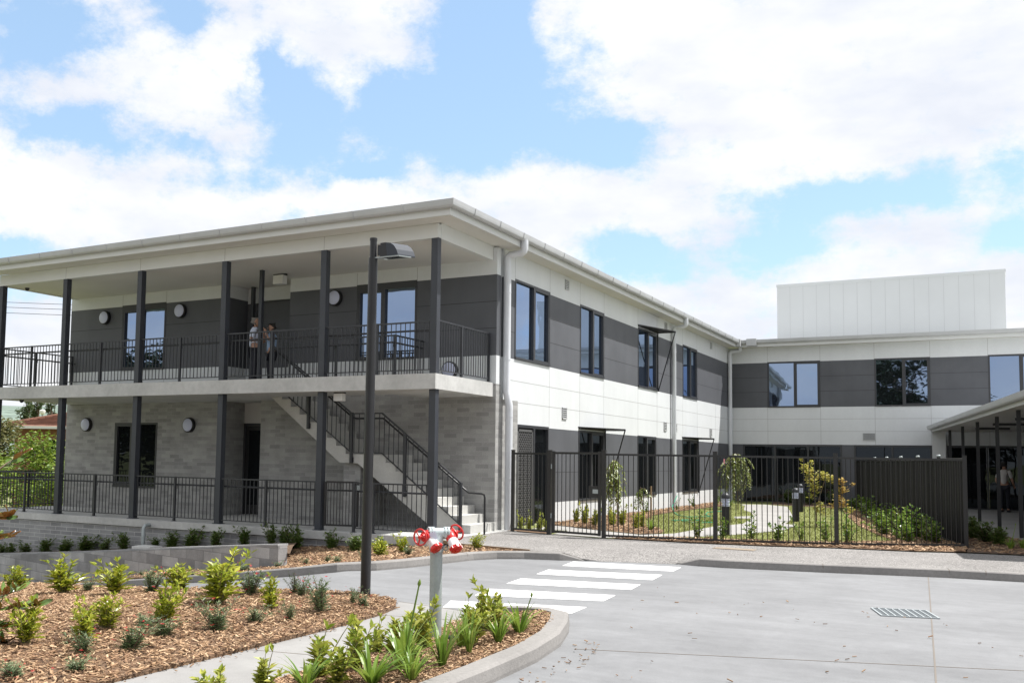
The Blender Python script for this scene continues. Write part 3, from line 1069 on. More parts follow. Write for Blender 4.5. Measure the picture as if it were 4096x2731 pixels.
for (x, y) in ((-5.80, -1.255), (-7.59, .55)):
    c_ = MB(); c_.box(x - .045, x + .045, y - .045, y + .045, 3.301, 6.12); c_.build('column', M['post'], bld)


# ------------------------------------------------------------------ balustrades
def rail_run(t, pts, h=1.05, posts=(), bars=.11, foot=.09, hand=None, hside=(0, 1), post_w=.05, skip_ends=False):
    """bars between two rails along a polyline of base points (may slope); posts = list of base points"""
    tr, br, ba = MB(), MB(), MB()
    for i in range(len(pts) - 1):
        p, q = Vector(pts[i]), Vector(pts[i + 1])
        tr.bar(p + Vector((0, 0, h - .015)), q + Vector((0, 0, h - .015)), .042, .03)
        br.bar(p + Vector((0, 0, foot)), q + Vector((0, 0, foot)), .035, .02)
        L = Vector((q.x - p.x, q.y - p.y, 0)).length
        n = max(1, int(round(L / bars)))
        for k in range(n):
            c = p.lerp(q, (k + .5) / n)
            ba.box(c.x - .007, c.x + .007, c.y - .007, c.y + .007, c.z + foot + .008, c.z + h - .03)
    tr.build('top_rail', M['steel'], t)
    br.build('bottom_rail', M['steel'], t)
    ba.build('balusters', M['steel'], t)
    for c in posts:
        c = Vector(c)
        pm = MB()
        w_ = post_w / 2
        pm.box(c.x - w_, c.x + w_, c.y - w_, c.y + w_, c.z + .001, c.z + h + .003)
        pm.box(c.x - .055, c.x + .055, c.y - .05, c.y + .05, c.z, c.z + .010)
        pm.build('post', M['steel'], t)
    if hand is not None:
        hm = MB()
        off = Vector((hside[0], hside[1], 0)) * .085
        hp = [Vector(p) + off + Vector((0, 0, hand)) for p in pts]
        hm.tube(hp, .021, 8)
        for c in posts:
            c = Vector(c)
            hm.tube([c + Vector((0, 0, hand - .09)), c + off * .9 + Vector((0, 0, hand - .09)), c + off + Vector((0, 0, hand - .01))], .008, 6)
        hm.build('handrail', M['steel'], t, smooth=True)


Zb = 3.3
t = thing('balustrade', 'black balcony balustrade of upright bars along the upper verandah front', 'balustrade', group='balustrades of the verandah')
xs = [-13.80, -11.218, -8.51, -5.76, -2.90, -.10]
for i in range(5):
    a, b = xs[i] + .001, xs[i + 1] - .151
    mid = (a + b) / 2
    rail_run(t, [(a, -2.505, Zb), (b, -2.505, Zb)], h=1.10, posts=[(mid, -2.505, Zb)], hand=.92 if i not in (3,) else .93, bars=.115)
t = thing('balustrade', 'short sunlit balustrade closing the right end of the balcony', 'balustrade', group='balustrades of the verandah')
rail_run(t, [(-.165, -2.43, Zb), (-.165, -.06, Zb)], h=1.13, posts=[(-.165, -1.36, Zb), (-.165, -.06, Zb)], bars=.115)
t = thing('balustrade', 'balustrade closing the far left end of the balcony', 'balustrade', group='balustrades of the verandah')
rail_run(t, [(-13.88, -2.43, Zb), (-13.88, -.05, Zb)], h=1.10, posts=[(-13.88, -1.35, Zb), (-13.88, -.08, Zb)], hand=.88, hside=(1, 0), bars=.115)
t = thing('balustrade', 'inner balcony balustrade around the stair opening', 'balustrade', group='balustrades of the verandah')
rail_run(t, [(-5.1, -1.36, Zb), (-1.85, -1.36, Zb), (-1.85, -.05, Zb)], h=1.02, posts=[(-3.45, -1.36, Zb), (-1.85, -1.36, Zb)], hand=.84, hside=(0, -1), bars=.115)
t = thing('balustrade', 'black balustrade with handrail along the ground-floor verandah', 'balustrade', group='balustrades of the verandah')
rail_run(t, [(-14.2, -2.52, 0), (-13.952, -2.52, 0)], h=1.05, posts=[(-14.2, -2.52, 0)], hand=.86, bars=.115)
for i in range(4):
    a, b = xs[i] + .001, xs[i + 1] - .151
    mid = (a + b) / 2 + (.0 if i < 3 else -.05)
    rail_run(t, [(a, -2.52, 0), (b, -2.52, 0)], h=1.05, posts=[(mid, -2.52, 0)], hand=.86, bars=.115)
rail_run(t, [(-2.07, -2.52, 0), (-.251, -2.52, 0)], h=1.05, posts=[(-2.07, -2.52, 0), (-1.58, -2.52, 0)], hand=.86, bars=.115)
t = thing('balustrade', 'balustrade closing the left end of the ground-floor verandah', 'balustrade', group='balustrades of the verandah')
rail_run(t, [(-14.25, -2.45, 0), (-14.25, .3, 0)], h=1.05, posts=[(-14.25, -1.1, 0), (-14.25, .28, 0)], hand=.86, hside=(1, 0), bars=.115)

# small gate in the ground balustrade, standing ajar
t = thing('gate', 'small black verandah gate standing slightly ajar beside a column', 'gate', (-2.86, -2.49, 0), R(14))
g = MB()
for (p, q) in (((.02, 0, .10), (.02, 0, 1.05)), ((.76, 0, .10), (.76, 0, 1.05))): g.bar(p, q, .04, .04, up=(0, 1, 0))
for z in (.12, 1.04): g.bar((.04, 0, z), (.74, 0, z), .035, .04)
g.build('frame', M['black'], t)
g = MB()
for k in range(9): g.box(.04 + .07 * (k + .5) - .006, .04 + .07 * (k + .5) + .006, -.006, .006, .14, 1.02)
g.build('bars', M['black'], t)
g = MB(); g.tube([(.04, .05, .86), (.74, .05, .86)], .018, 8); g.build('handrail', M['black'], t)
g = MB(); g.box(.70, .79, -.03, .03, .86, .98); g.build('latch', M['galv'], t)

# ------------------------------------------------------------------ staircase
st = thing('staircase', 'pale concrete staircase with a landing rising left under the balcony', 'staircase', (0, 0, 0))
RI, GO = 3.3 / 18, .27
def rx(k):      # x of riser k (1..18)
    return .05 - GO * (k - 1) if k <= 9 else -3.20 - GO * (k - 10)
top = [(rx(1), 0)]
for k in range(1, 19):
    top += [(rx(k), RI * k), ((rx(k + 1) if k < 18 else rx(18) - .35), RI * k)]
low = [(rx(18) - .35, 2.99), (rx(18) - .05, 2.985), (-3.36, 1.45), (-2.86, 1.44), (-.76, .0)]
g = MB()
g.extrude([(x, -1.25, z) for (x, z) in top + low], (0, 1.23, 0))
g.build('flight', M['stairc'], st)
g = MB(); g.box(-3.34, -2.88, -1.1, -.0, .002, 1.445); g.build('pier', M['brick'], st)
PX = [(-5.40, 3.3), (-4.26, 2.43), (-3.02, 1.60), (-1.58, .93), (-.18, .06)]
pl = [(-5.40, -1.28, 3.30), (-3.02, -1.28, 1.62), (-2.20, -1.28, 1.62), (-.18, -1.28, .12)]
tr, br, ba = MB(), MB(), MB()
for i in range(3):
    p, q = Vector(pl[i]), Vector(pl[i + 1])
    up = Vector((0, 0, 1))
    tr.bar(p + up * .95, q + up * .95, .042, .03)
    br.bar(p + up * .06, q + up * .06, .035, .02)
    n = int((q.x - p.x) / .12)
    for k in range(n):
        c = p.lerp(q, (k + .5) / n)
        ba.box(c.x - .007, c.x + .007, c.y - .007, c.y + .007, c.z + .06, c.z + .94)
tr.build('top_rail', M['steel'], st)
br.build('bottom_rail', M['steel'], st)
ba.build('balusters', M['steel'], st)
for (x, zb, zt) in ((-4.26, 2.22, 3.45), (-3.02, 1.44, 2.60), (-1.58, .73, 2.10), (-.18, -.0, 1.07)):
    pm = MB()
    pm.box(x - .03, x + .03, -1.31, -1.255, zb, zt)
    if zb > .1: pm.box(x - .05, x + .05, -1.262, -1.2505, zb + .02, zb + .14)
    pm.build('post', M['steel'], st)
hr = MB()
hp = [(-5.4, -1.20, 4.16), (-3.06, -1.20, 2.49), (-2.95, -1.20, 2.46), (-2.22, -1.20, 2.46), (-.12, -1.20, .93), (-.02, -1.20, .86), (.28, -1.20, .85), (.34, -1.20, .83), (.355, -1.20, .77), (.355, -1.20, -.01)]
hr.tube(hp, .022, 8)
hr.build('handrail', M['black'], st, smooth=True)

# ------------------------------------------------------------------ lamps
def wall_lamp(label, u, v, first=[None]):
    if first[0] is None:
        t = thing('wall_lamp', label, 'lamp', group='round bulkhead lamps on the verandah wall')
        a = MB(); a.lathe((0, 0, 0), (0, -1, 0), [(0, .20), (.085, .20), (.10, .185), (.10, .17)], 28); a.build('rim', M['black'], t, smooth=True)
        b = MB(); b.lathe((0, 0, 0), (0, -1, 0), [(.08, .172), (.105, .172), (.128, .14), (.142, .07), (.145, .01)], 28); b.build('lens', M['lens'], t, smooth=True)
        first[0] = t
    else:
        t = dup(first[0])
        t['label'] = label
    t.location = (u, -.001, v)
    return t


wall_lamp('round white lamp on the charcoal upper wall, left of the left window', -12.62, 5.49)
wall_lamp('round white lamp on the charcoal upper wall, between left window and recess', -9.66, 5.51)
wall_lamp('round white lamp on the charcoal upper wall beside the dark recess, right of the people', -4.46, 5.52)
wall_lamp('round white lamp low on the balcony wall behind the corner column', -1.17, 3.62)
wall_lamp('round white lamp on the brick wall, left of the ground-floor window', -13.20, 2.39)
wall_lamp('round white lamp on the brick wall, right of the ground-floor window', -9.20, 2.37)


def flood(label, x, y, z, k, first=[None]):
    if first[0] is None:
        t = thing('flood_light', label, 'light', group='boxy white lights under the verandah ceilings')
        a = MB(); a.box(-.25, .25, -.05, .05, -.05, 0); a.build('mounting_bar', M['black'], t)
        b = MB(); b.box(-.19, .20, -.13, .10, -.33, -.051); b.box(-.17, .18, -.135, -.13, -.31, -.07); b.build('housing', M['plain_white'], t)
        first[0] = t
    else:
        t = dup(first[0]); t['label'] = label
    t.location = (x, y, z)
    t.scale = (k, k, k)


flood('white box light on a black bar under the upper verandah ceiling', -5.72, -.65, 6.114, .78)
flood('white box light on a black bar beside a lower column under the balcony', -2.66, -2.30, 2.984, .58)
for (x, y, z, lab) in ((-13.55, -2.0, 6.112, 'tiny dark dome camera under the upper verandah ceiling'), (-13.3, -2.2, 2.984, 'tiny dark dome camera under the balcony slab')):
    a = MB(); a.lathe((x, y, z), (0, 0, -1), [(0, .06), (.03, .06), (.06, .045), (.08, .01)], 14)
    tag(a.build('dome_camera', M['black'], None, smooth=True), lab, 'camera', 'dome cameras of the verandah')

# street lamp
t = thing('street_lamp', 'slim black area light post with one boxy grey head', 'street lamp', (3.10, -9.84, -.12))
a = MB(); a.tube([(0, 0, -.1), (-.0, .02, 4.16)], [.062, .056], 18); a.tube([(0, 0, .0), (0, 0, .03)], .075, 18); a.build('pole', M['black'], t, smooth=True)
a = MB(); a.tube([(0, .02, 4.155), (0, .02, 4.39)], .044, 16); a.tube([(0, .02, 4.38), (0, .02, 4.41)], .048, 16)
for z in (4.19, 4.26): a.tube([(.01, -.03, z), (.01, -.022, z)], .008, 8)
a.build('spigot', M['black'], t, smooth=True)
hx = Vector((.98, .03, 0)).normalized(); hy = Vector((.45, .9, 0)).normalized()
def hp_(a_, b_, z): return Vector((.04, .0, 0)) + hx * a_ * .72 + hy * b_ * .72 + Vector((0, 0, 4.158 + (z - 4.158) * .80))
a = MB(); a.extrude([hp_(0, .05, 4.20), hp_(0, .17, 4.20), hp_(0, .17, 4.36), hp_(0, .05, 4.36)], hx * .12); a.build('arm', M['steel'], t)
a = MB(); a.extrude([hp_(.10, 0, 4.165), hp_(.10, 0, 4.38), hp_(.20, 0, 4.385), hp_(.235, 0, 4.17)], hy * .24); a.build('ballast_box', M['black'], t)
a = MB()
cur = [hp_(.236, 0, 4.17), hp_(.205, 0, 4.383), hp_(.30, 0, 4.37), hp_(.37, 0, 4.325), hp_(.42, 0, 4.26), hp_(.45, 0, 4.185), hp_(.45, 0, 4.165)]
a.extrude(cur, hy * .25); a.build('cover', M['lampgrey'], t)
a = MB()
for (p, q) in (((.0, 0), (.46, 0)), ((0, .25), (.46, .25)), ((.0, 0), (.0, .25)), ((.46, 0), (.46, .25))):
    a.bar(hp_(*p, 4.158), hp_(*q, 4.158), .02, .012)
a.build('rim', M['galv'], t)
a = MB(); a.extrude([hp_(.08, .03, 4.158), hp_(.40, .03, 4.158), hp_(.40, .22, 4.158), hp_(.08, .22, 4.158)], (0, 0, .006)); a.build('lens', M['glassdim'], t)

# bollard lights
def bollard(label, x, y, first=[None]):
    if first[0] is None:
        t = thing('bollard_light', label, 'bollard', group='black bollard lights in the courtyard')
        a = MB(); a.lathe((0, 0, 0), (0, 0, 1), [(0, .09), (.62, .09), (.62, .07)], 20); a.build('shaft', M['black'], t, smooth=True)
        a = MB()
        for k in range(5): a.lathe((0, 0, .63 + .034 * k), (0, 0, 1), [(0, .078), (.006, .09), (.016, .09), (.022, .07)], 20)
        a.lathe((0, 0, .615), (0, 0, 1), [(0, .06), (.19, .06)], 16)
        a.build('louvre', M['lens'], t, smooth=True)
        a = MB(); a.lathe((0, 0, .80), (0, 0, 1), [(0, .092), (.05, .092), (.09, .075), (.115, .04), (.122, .005)], 20); a.build('cap', M['steel'], t, smooth=True)
        first[0] = t
    else:
        t = dup(first[0]); t['label'] = label
    t.location = (x, y, .01)


bollard('near black bollard light behind the front fence, beside a small shrub', 4.56, 2.21)
bollard('black bollard light on the lawn at the right edge of the round paving', 4.92, 8.8)
bollard('far black bollard light half hidden behind another bollard', 4.10, 14.6)

# ------------------------------------------------------------------ fire hydrant standpipe
HY = Vector((5.235, -11.9, -.03))
t = thing('fire_hydrant', 'galvanised fire standpipe with two red handwheels and capped outlets', 'hydrant', HY)
rr = Vector((.868, .496, 0)); tt = Vector((.496, -.865, 0)); zz = Vector((0, 0, 1))
def L(a, b, c): return rr * a + tt * b + zz * c
a = MB(); a.tube([L(0, 0, -.15), L(0, 0, .79)], .057, 24); a.tube([L(0, 0, .765), L(0, 0, .80)], .066, 24); a.build('standpipe', M['galv'], t, smooth=True)
a = MB()
c0 = L(0.02, 0, .935)
ax = (rr * .95 - tt * .18).normalized()
a.tube([c0 - ax * .085, c0 + ax * .09], .046, 18)
a.tube([L(.0, 0, .78), L(.01, 0, .86), c0], [.058, .05, .045], 18)
for s_ in (-.085, -.06, .06, .088): a.tube([c0 + ax * (s_ - .008), c0 + ax * (s_ + .008)], .056, 18)
for s_ in (-.0725, .074):
    e1 = ax.orthogonal().normalized(); e2 = ax.cross(e1)
    for k in range(6):
        p = c0 + ax * s_ + (e1 * math.cos(k * 1.047) + e2 * math.sin(k * 1.047)) * .05
        a.tube([p - ax * .032, p + ax * .032], .007, 6)
a.build('tee_pipe', mat('pale_grey_pipe', (.42, .475, .48), .4, noise=(14, .08, 3)), t, smooth=True)
for side in (-1, 1):
    if side < 0:
        vc = c0 - ax * .100 + L(0, .01, -.03)
        wd = (-rr * .62 + tt * .78 - zz * .03).normalized()
        od = (rr * .55 + tt * .55 - zz * .70).normalized()
        wl_, ol_ = .115, .15
    else:
        vc = c0 + ax * .110 + L(0, .01, -.03)
        wd = (rr * .55 - tt * .72 + zz * .30).normalized()
        od = (rr * .35 + tt * .60 - zz * .72).normalized()
        wl_, ol_ = .10, .15
    a = MB()
    a.lathe(vc - od * .05, od, [(0, .03), (.02, .048), (.07, .05), (.10, .042)], 18)
    a.tube([vc, vc + wd * wl_ * .8], [.042, .026], 14)
    a.tube([vc + wd * .04, vc + wd * .055], .05, 14)
    a.tube([vc, (vc + (c0 + ax * (.085 * side))) / 2, c0 + ax * (.08 * side)], .04, 14)
    vb = a.build('valve', M['red'], t, smooth=True)
    a = MB()
    wc = vc + wd * wl_
    a.ring(wc, wd, .072, .0085, 28, 8)
    e1 = wd.orthogonal().normalized(); e2 = wd.cross(e1)
    for k in range(3):
        an = 2 * math.pi * k / 3 + .5
        a.tube([wc, wc + (e1 * math.cos(an) + e2 * math.sin(an)) * .072], .008, 8)
    a.lathe(wc - wd * .012, wd, [(0, .016), (.03, .014)], 12)
    a.build('handwheel', M['red'], vb, smooth=True)
    a = MB()
    a.lathe(vc + od * .045, od, [(0, .044), (.015, .05), (.06, .05), (.075, .054), (.085, .054)], 20)
    a.build('coupling', M['whitecap'], vb, smooth=True)
    a = MB()
    a.lathe(vc + od * .13, od, [(0, .056), (.03, .056), (.036, .048), (.037, .018), (.048, .016)], 20)
    e1 = od.orthogonal().normalized(); e2 = od.cross(e1)
    for k in range(8):
        an = 2 * math.pi * k / 8
        p = vc + od * .145 + (e1 * math.cos(an) + e2 * math.sin(an)) * .056
        a.tube([p - od * .012, p + od * .012], .008, 6)
    a.build('outlet_cap', M['red'], vb, smooth=True)
    if side < 0:
        a = MB()
        p = vc + L(.045, .052, .005)
        a.extrude([p + L(-.045, 0, .02), p + L(.02, .02, .045), p + L(.045, .02, -.02), p + L(-.02, 0, -.05)], tt * .002)
        a.build('paper_tag', M['shirt_w'], vb)
a = MB(); a.ring(L(.085, .02, .80), rr + tt, .022, .006, 14, 6); a.tube([L(.06, 0, .81), L(.07, .01, .80)], .012, 8); a.build('chain_ring', M['galv'], t)
a = MB(); a.box(-.09, .09, -.07, .07, -.05, .03); a.box(-.075, .075, -.055, .055, .03, .036)
o = a.build('valve_box', M['black']); o.location = (5.47, -12.0, -.03); o.rotation_euler = (0, 0, R(25)); tag(o, 'small black valve box lid in the mulch right of the hydrant', 'valve box')

# galvanised drain pipe against the base wall, with its pit lid
t = thing('drain_pipe', 'galvanised pipe standing in front of the brick base wall', 'pipe', (-7.75, -2.95, -.67))
a = MB(); a.tube([(0, 0, -.1), (0, 0, .50), (0, .05, .56), (0, .24, .58)], .045, 14); a.build('pipe', M['galv'], t, smooth=True)
a = MB(); a.tube([(0, 0, .28), (0, 0, .30)], .052, 14); a.build('collar', M['galv'], t)
a = MB(); a.box(-.28, .28, -.2, .2, -.04, .05); a.box(-.24, .24, -.16, .16, .05, .058)
o = a.build('drain_cover', M['plain_white']); o.location = (-7.2, -3.35, -.58); tag(o, 'pale concrete drain cover beside the galvanised pipe', 'drain cover')

# ------------------------------------------------------------------ front fence and gate
FP = [(.40, .10), (1.39, -.17), (2.70, -.40), (4.88, -.02), (7.02, .75), (9.20, 2.20)]
FH = 1.74
ft = thing('fence', 'black tubular courtyard fence running right from the pedestrian gate', 'fence')
def fence_panel(t, p, q, h=FH, gap=.10, b0=.06):
    p, q = Vector((*p, 0)), Vector((*q, 0))
    m_ = MB()
    m_.bar(p + Vector((0, 0, h - .02)), q + Vector((0, 0, h - .02)), .038, .04)
    m_.bar(p + Vector((0, 0, b0)), q + Vector((0, 0, b0)), .038, .04)
    n = int(round((q - p).length / gap))
    for k in range(1, n):
        c = p.lerp(q, k / n)
        m_.tube([c + Vector((0, 0, b0)), c + Vector((0, 0, h - .03))], .0085, 6, cap=False)
    m_.build('panel', M['fence'], t)
def fence_post(t, p, h, w_=.065):
    m_ = MB()
    m_.box(p[0] - w_ / 2, p[0] + w_ / 2, p[1] - w_ / 2, p[1] + w_ / 2, -.05, h)
    m_.box(p[0] - w_ / 2 - .004, p[0] + w_ / 2 + .004, p[1] - w_ / 2 - .004, p[1] + w_ / 2 + .004, h, h + .012)
    m_.build('post', M['fence'], t)
for i in (2, 3, 4): fence_panel(ft, FP[i], FP[i + 1])
for i in (2, 3, 4, 5): fence_post(ft, FP[i], FH + .06, .075)
ft2 = thing('fence', 'short black fence panel between corner downpipe and gate hinges', 'fence')
fence_panel(ft2, FP[0], FP[1], h=FH)
fence_post(ft2, FP[0], FH + .05); fence_post(ft2, FP[1], FH + .05, .085)
gt = thing('gate', 'closed black pedestrian gate of upright bars with latch box', 'gate')
ga = Vector((1.50, -.20, 0)); gb = Vector((2.60, -.385, 0))
m_ = MB()
for c in (ga, gb): m_.box(c.x - .028, c.x + .028, c.y - .025, c.y + .025, .04, FH + .04)
m_.bar(ga + Vector((0, 0, .07)), gb + Vector((0, 0, .07)), .045, .045)
m_.bar(ga + Vector((0, 0, FH)), gb + Vector((0, 0, FH)), .045, .045)
m_.build('frame', M['fence'], gt)
m_ = MB()
for k in range(1, 11):
    c = ga.lerp(gb, k / 11)
    m_.tube([c + Vector((0, 0, .08)), c + Vector((0, 0, FH - .01))], .0085, 6, cap=False)
m_.build('bars', M['fence'], gt)
m_ = MB(); d_ = (gb - ga).normalized(); c = gb - d_ * .12 + Vector((0, 0, .82))
n_ = Vector((d_.y, -d_.x, 0))
m_.extrude([c - d_ * .12 - n_ * .03, c + d_ * .09 - n_ * .03, c + d_ * .09 + n_ * .03, c - d_ * .12 + n_ * .03], (0, 0, .24)); m_.build('latch_box', M['fence'], gt)
m_ = MB(); c = gb - d_ * .10 + n_ * .031 + Vector((0, 0, .91))
m_.extrude([c - d_ * .04, c + d_ * .085, c + d_ * .085 + n_ * .012, c - d_ * .04 + n_ * .012], (0, 0, .085)); m_.build('latch', M['galv'], gt)
for z in (.35, 1.4):
    m_ = MB(); m_.tube([Vector((1.445, -.19, z)), Vector((1.445, -.19, z + .1))], .022, 8); m_.build('hinge', M['galv'], gt)

# solid sheet fence closing the courtyard towards the porch
ct = thing('fence', 'solid charcoal sheet-metal fence receding behind the hedge', 'fence')
A, B = Vector((9.20, 2.24, 0)), Vector((5.25, 19.6, 0))
L_ = (B - A).length; d_ = (B - A).normalized(); n_ = Vector((d_.y, -d_.x, 0))
m_ = MB()
NS = int(L_ / .12)
vs, fs = [], []
for k in range(NS + 1):
    p = A + d_ * (L_ * k / NS)
    o = .02 if (k // 2) % 2 else -.02
    for z in (.03, 1.76): vs.append(tuple(p + n_ * o + Vector((0, 0, z))))
for k in range(NS): fs.append((2 * k, 2 * k + 2, 2 * k + 3, 2 * k + 1))
vs2 = [tuple(Vector(v) + n_ * .004) for v in vs]
m_.add(vs + vs2, fs + [tuple(i + len(vs) for i in reversed(f)) for f in fs])
m_.build('sheets', mat('charcoal_sheet', (.014, .014, .015), .65, spec=.15), ct)
m_ = MB()
for z in (.03, 1.74): m_.bar(A + Vector((0, 0, z)), B + Vector((0, 0, z)), .07, .05)
m_.build('rails', M['fence'], ct)
for k in range(8):
    p = A + d_ * (L_ * k / 7)
    m_ = MB(); m_.box(p.x - .035, p.x + .035, p.y - .035, p.y + .035, -.05, 1.80); pp = m_.build('post', M['fence'], ct)
    if k: m_ = MB(); m_.lathe((p.x, p.y, 1.80), (0, 0, 1), [(0, .045), (.03, .045), (.045, .03)], 10); m_.build('cap', M['galv'], pp)

# ------------------------------------------------------------------ porch on the right
pt = thing('porch', 'low covered porch with slim dark posts and a dark glazed front', 'porch')
G0, G1 = Vector((7.62, 22.3, 0)), Vector((10.66, .60, 0))
pd = (G1 - G0).normalized(); pn = Vector((-pd.y, pd.x, 0))
if pn.x < 0: pn = -pn
m_ = MB()
ZG = 3.06
E0, E1 = G0 + pn * 9, G1 + pn * 9
m_.extrude([tuple(G0 + Vector((0, 0, ZG))), tuple(G1 + Vector((0, 0, ZG))), tuple(E1 + Vector((0, 0, ZG + .75))), tuple(E0 + Vector((0, 0, ZG + .75)))], (0, 0, .05))
m_.build('roof', M['roof'], pt)
m_ = MB(); m_.extrude([tuple(G0 + pn * .05 + Vector((0, 0, ZG - .16))), tuple(G1 + pn * .05 + Vector((0, 0, ZG - .16))), tuple(E1 + Vector((0, 0, ZG - .16))), tuple(E0 + Vector((0, 0, ZG - .16)))], (0, 0, .03)); m_.build('ceiling', M['soffit'], pt)
m_ = MB()
prof2 = [(o, z - 6.69 + ZG + .05) for (o, z) in prof]
m_.sweep([tuple(G0), tuple(G1)], [(o - .02, z) for (o, z) in prof2]); m_.build('gutter', M['gutter'], pt)
m_ = MB(); m_.bar(G0 + pn * .01 + Vector((0, 0, ZG - .10)), G1 + pn * .01 + Vector((0, 0, ZG - .10)), .03, .17); m_.bar(G1 + Vector((0, 0, ZG - .06)), E1 + Vector((0, 0, ZG - .06)), .03, .25); m_.build('fascia', M['beam'], pt)
m_ = MB(); q = G0 + pn * .12 - pd * .05
m_.tube([q + Vector((0, 0, ZG - .1)), q + Vector((0, 0, 0))], .05, 10); m_.build('downpipe', M['pipe'], pt, smooth=True)
for (x, y) in ((8.33, 20.4), (8.83, 16.67), (9.30, 13.04), (9.79, 9.6), (10.21, 6.25), (10.65, 2.9)):
    m_ = MB(); m_.box(x - .045, x + .045, y - .045, y + .045, -.05, ZG - .10); m_.build('post', M['black'], pt)
Wa, Wb = G0 + pn * 7.2, G1 + pn * 7.2
m_ = MB()
m_.bar(Wa + Vector((0, 0, 1.45)), Wb + Vector((0, 0, 1.45)), .15, 2.9)
m_.build('end_wall', M['dark'], pt)
m_ = MB(); m_.box(7.66, 8.12, 22.25, 22.50, 0, 2.9); m_.build('corner_pier', M['beam'], pt)
for k in range(4):
    p = G0.lerp(G1, .22 + .17 * k) + pn * 1.4
    m_ = MB(); m_.bar(p - pn * .5 + Vector((0, 0, ZG - .2)), p + pn * .5 + Vector((0, 0, ZG - .2)), .14, .07); m_.build('ceiling_fitting', M['black'], pt)
m_ = MB(); p = Vector((10.35, 20.9, 0))
m_.box(p.x + .45, p.x + 1.05, p.y - .3, p.y + .3, .012, .95); m_.box(p.x + .43, p.x + 1.07, p.y - .32, p.y + .32, .95, .98)
tag(m_.build('counter', M['plain_white']), 'pale counter in the dark porch at the right edge', 'counter')


# ------------------------------------------------------------------ ground, driveway, paths
def clamp(v, a=0., b=1.): return max(a, min(b, v))


def ground_z(x, y):
    z = gz(max(x, -14.0)) - .30
    return z


gsheet = MB()
XS = [-3000, -400, -60, -14, 1.2, 60, 400, 3000]
YS = [-3000, -400, -60, -20, 0, 40, 400, 3500]
for y in YS:
    for x in XS: gsheet.v.append((x, y, ground_z(x, y)))
for j in range(len(YS) - 1):
    for i in range(len(XS) - 1):
        a = j * len(XS) + i
        gsheet.f.append((a, a + 1, a + 1 + len(XS), a + len(XS))); gsheet.m.append(0)
go = gsheet.build('ground', M['grassland']); go['kind'] = 'structure'

# the concrete driveway: broom finish, blotches, tyre-worn lanes
def drive_mat():
    m = mat('drive_concrete', (.174, .177, .182), .85, noise=[(.30, .15, 5), (1.6, .10, 7), (9, .05, 5), (60, .06, 3)], bump=(120, .3, .003), stretch=((.35, 3.0, 1), (1.3, .075, 5), .35))
    return m
M['drive'] = drive_mat()
kerbR = [(40, -2.15), (14, -2.25), (10.06, -2.40), (9.07, -2.50), (7.3, -2.98), (5.85, -3.30), (5.42, -3.30), (4.98, -3.24)]
kerbL = [(3.60, -3.68), (3.18, -3.93), (2.60, -4.12), (2.22, -4.42), (1.99, -4.85), (1.86, -5.6), (1.72, -6.5), (1.52, -7.15), (1.1, -7.60), (.45, -7.80), (-.5, -7.63),
         (-3.08, -6.96), (-5.59, -6.29), (-7.68, -5.74), (-12, -4.6), (-22, -2.0)]
road = [(40, -60)] + kerbR + kerbL + [(-22, -60)]
sheet('driveway', road, lambda x, y: gz(x), M['drive'], step=None)


def kerb(path, zf, name='kerb', wd=.146, ramp_ends=()):
    m_ = MB()
    P = []
    for i, (x, y) in enumerate(path):
        P.append((x, y, zf(x) + (.13 if i not in ramp_ends else .004)))
    m_.sweep(P, [(0, -.30), (0, -.10), (.012, -.02), (.03, -.004), (.05, 0), (wd, .0), (wd, -.30)])
    o = m_.build(name, M['kerb'])
    o['kind'] = 'structure'
    return o


kerb(kerbR, gz, ramp_ends=(len(kerbR) - 1,))
kerb(kerbL, gz, ramp_ends=(0,))


def lip(x): return -3.68 + (x - 3.6) * .32


def pave_z(x, y):
    s_ = clamp((x - 3.18) / .42) * clamp((5.42 - x) / .44)
    t_ = clamp((y - lip(x)) / 1.0)
    return -.003 - .124 * (1 - t_) * s_


def offs(path, d):
    out = []
    P = [Vector((*p, 0)) for p in path]
    for i, p in enumerate(P):
        d0 = (P[min(i + 1, len(P) - 1)] - P[max(i - 1, 0)]).normalized()
        out.append((p.x + d0.y * d, p.y - d0.x * d))
    return out


pav = [(.252, -3.05), (1.1, -3.62), (2.55, -3.86)] + [(3.10, -3.82), (3.60, -3.68), (4.98, -3.24)] + [(5.44, -3.15), (5.87, -3.15), (7.33, -2.83), (9.1, -2.35), (10.08, -2.25), (14, -2.1), (40, -2.0),
       (40, 1.2), (10.6, 1.18), (9.3, 1.0), (8.42, .60), (7.05, .36), (5.92, -.06), (5.1, -.22), (4.0, -.34), (2.72, -.42), (1.45, -.12), (1.4, .9), (.60, .95), (.55, .2), (.2, .12), (.252, -.2)]
sheet('pavement', pav, pave_z, M['agg'], step=.3)
eb = MB()
for p, q in (((.3, -3.08), (1.1, -3.64)), ((1.1, -3.64), (2.6, -3.90))): eb.bar((*p, -.01), (*q, -.01), .03, .06)
o = eb.build('garden_edging', M['wood']); o['kind'] = 'structure'

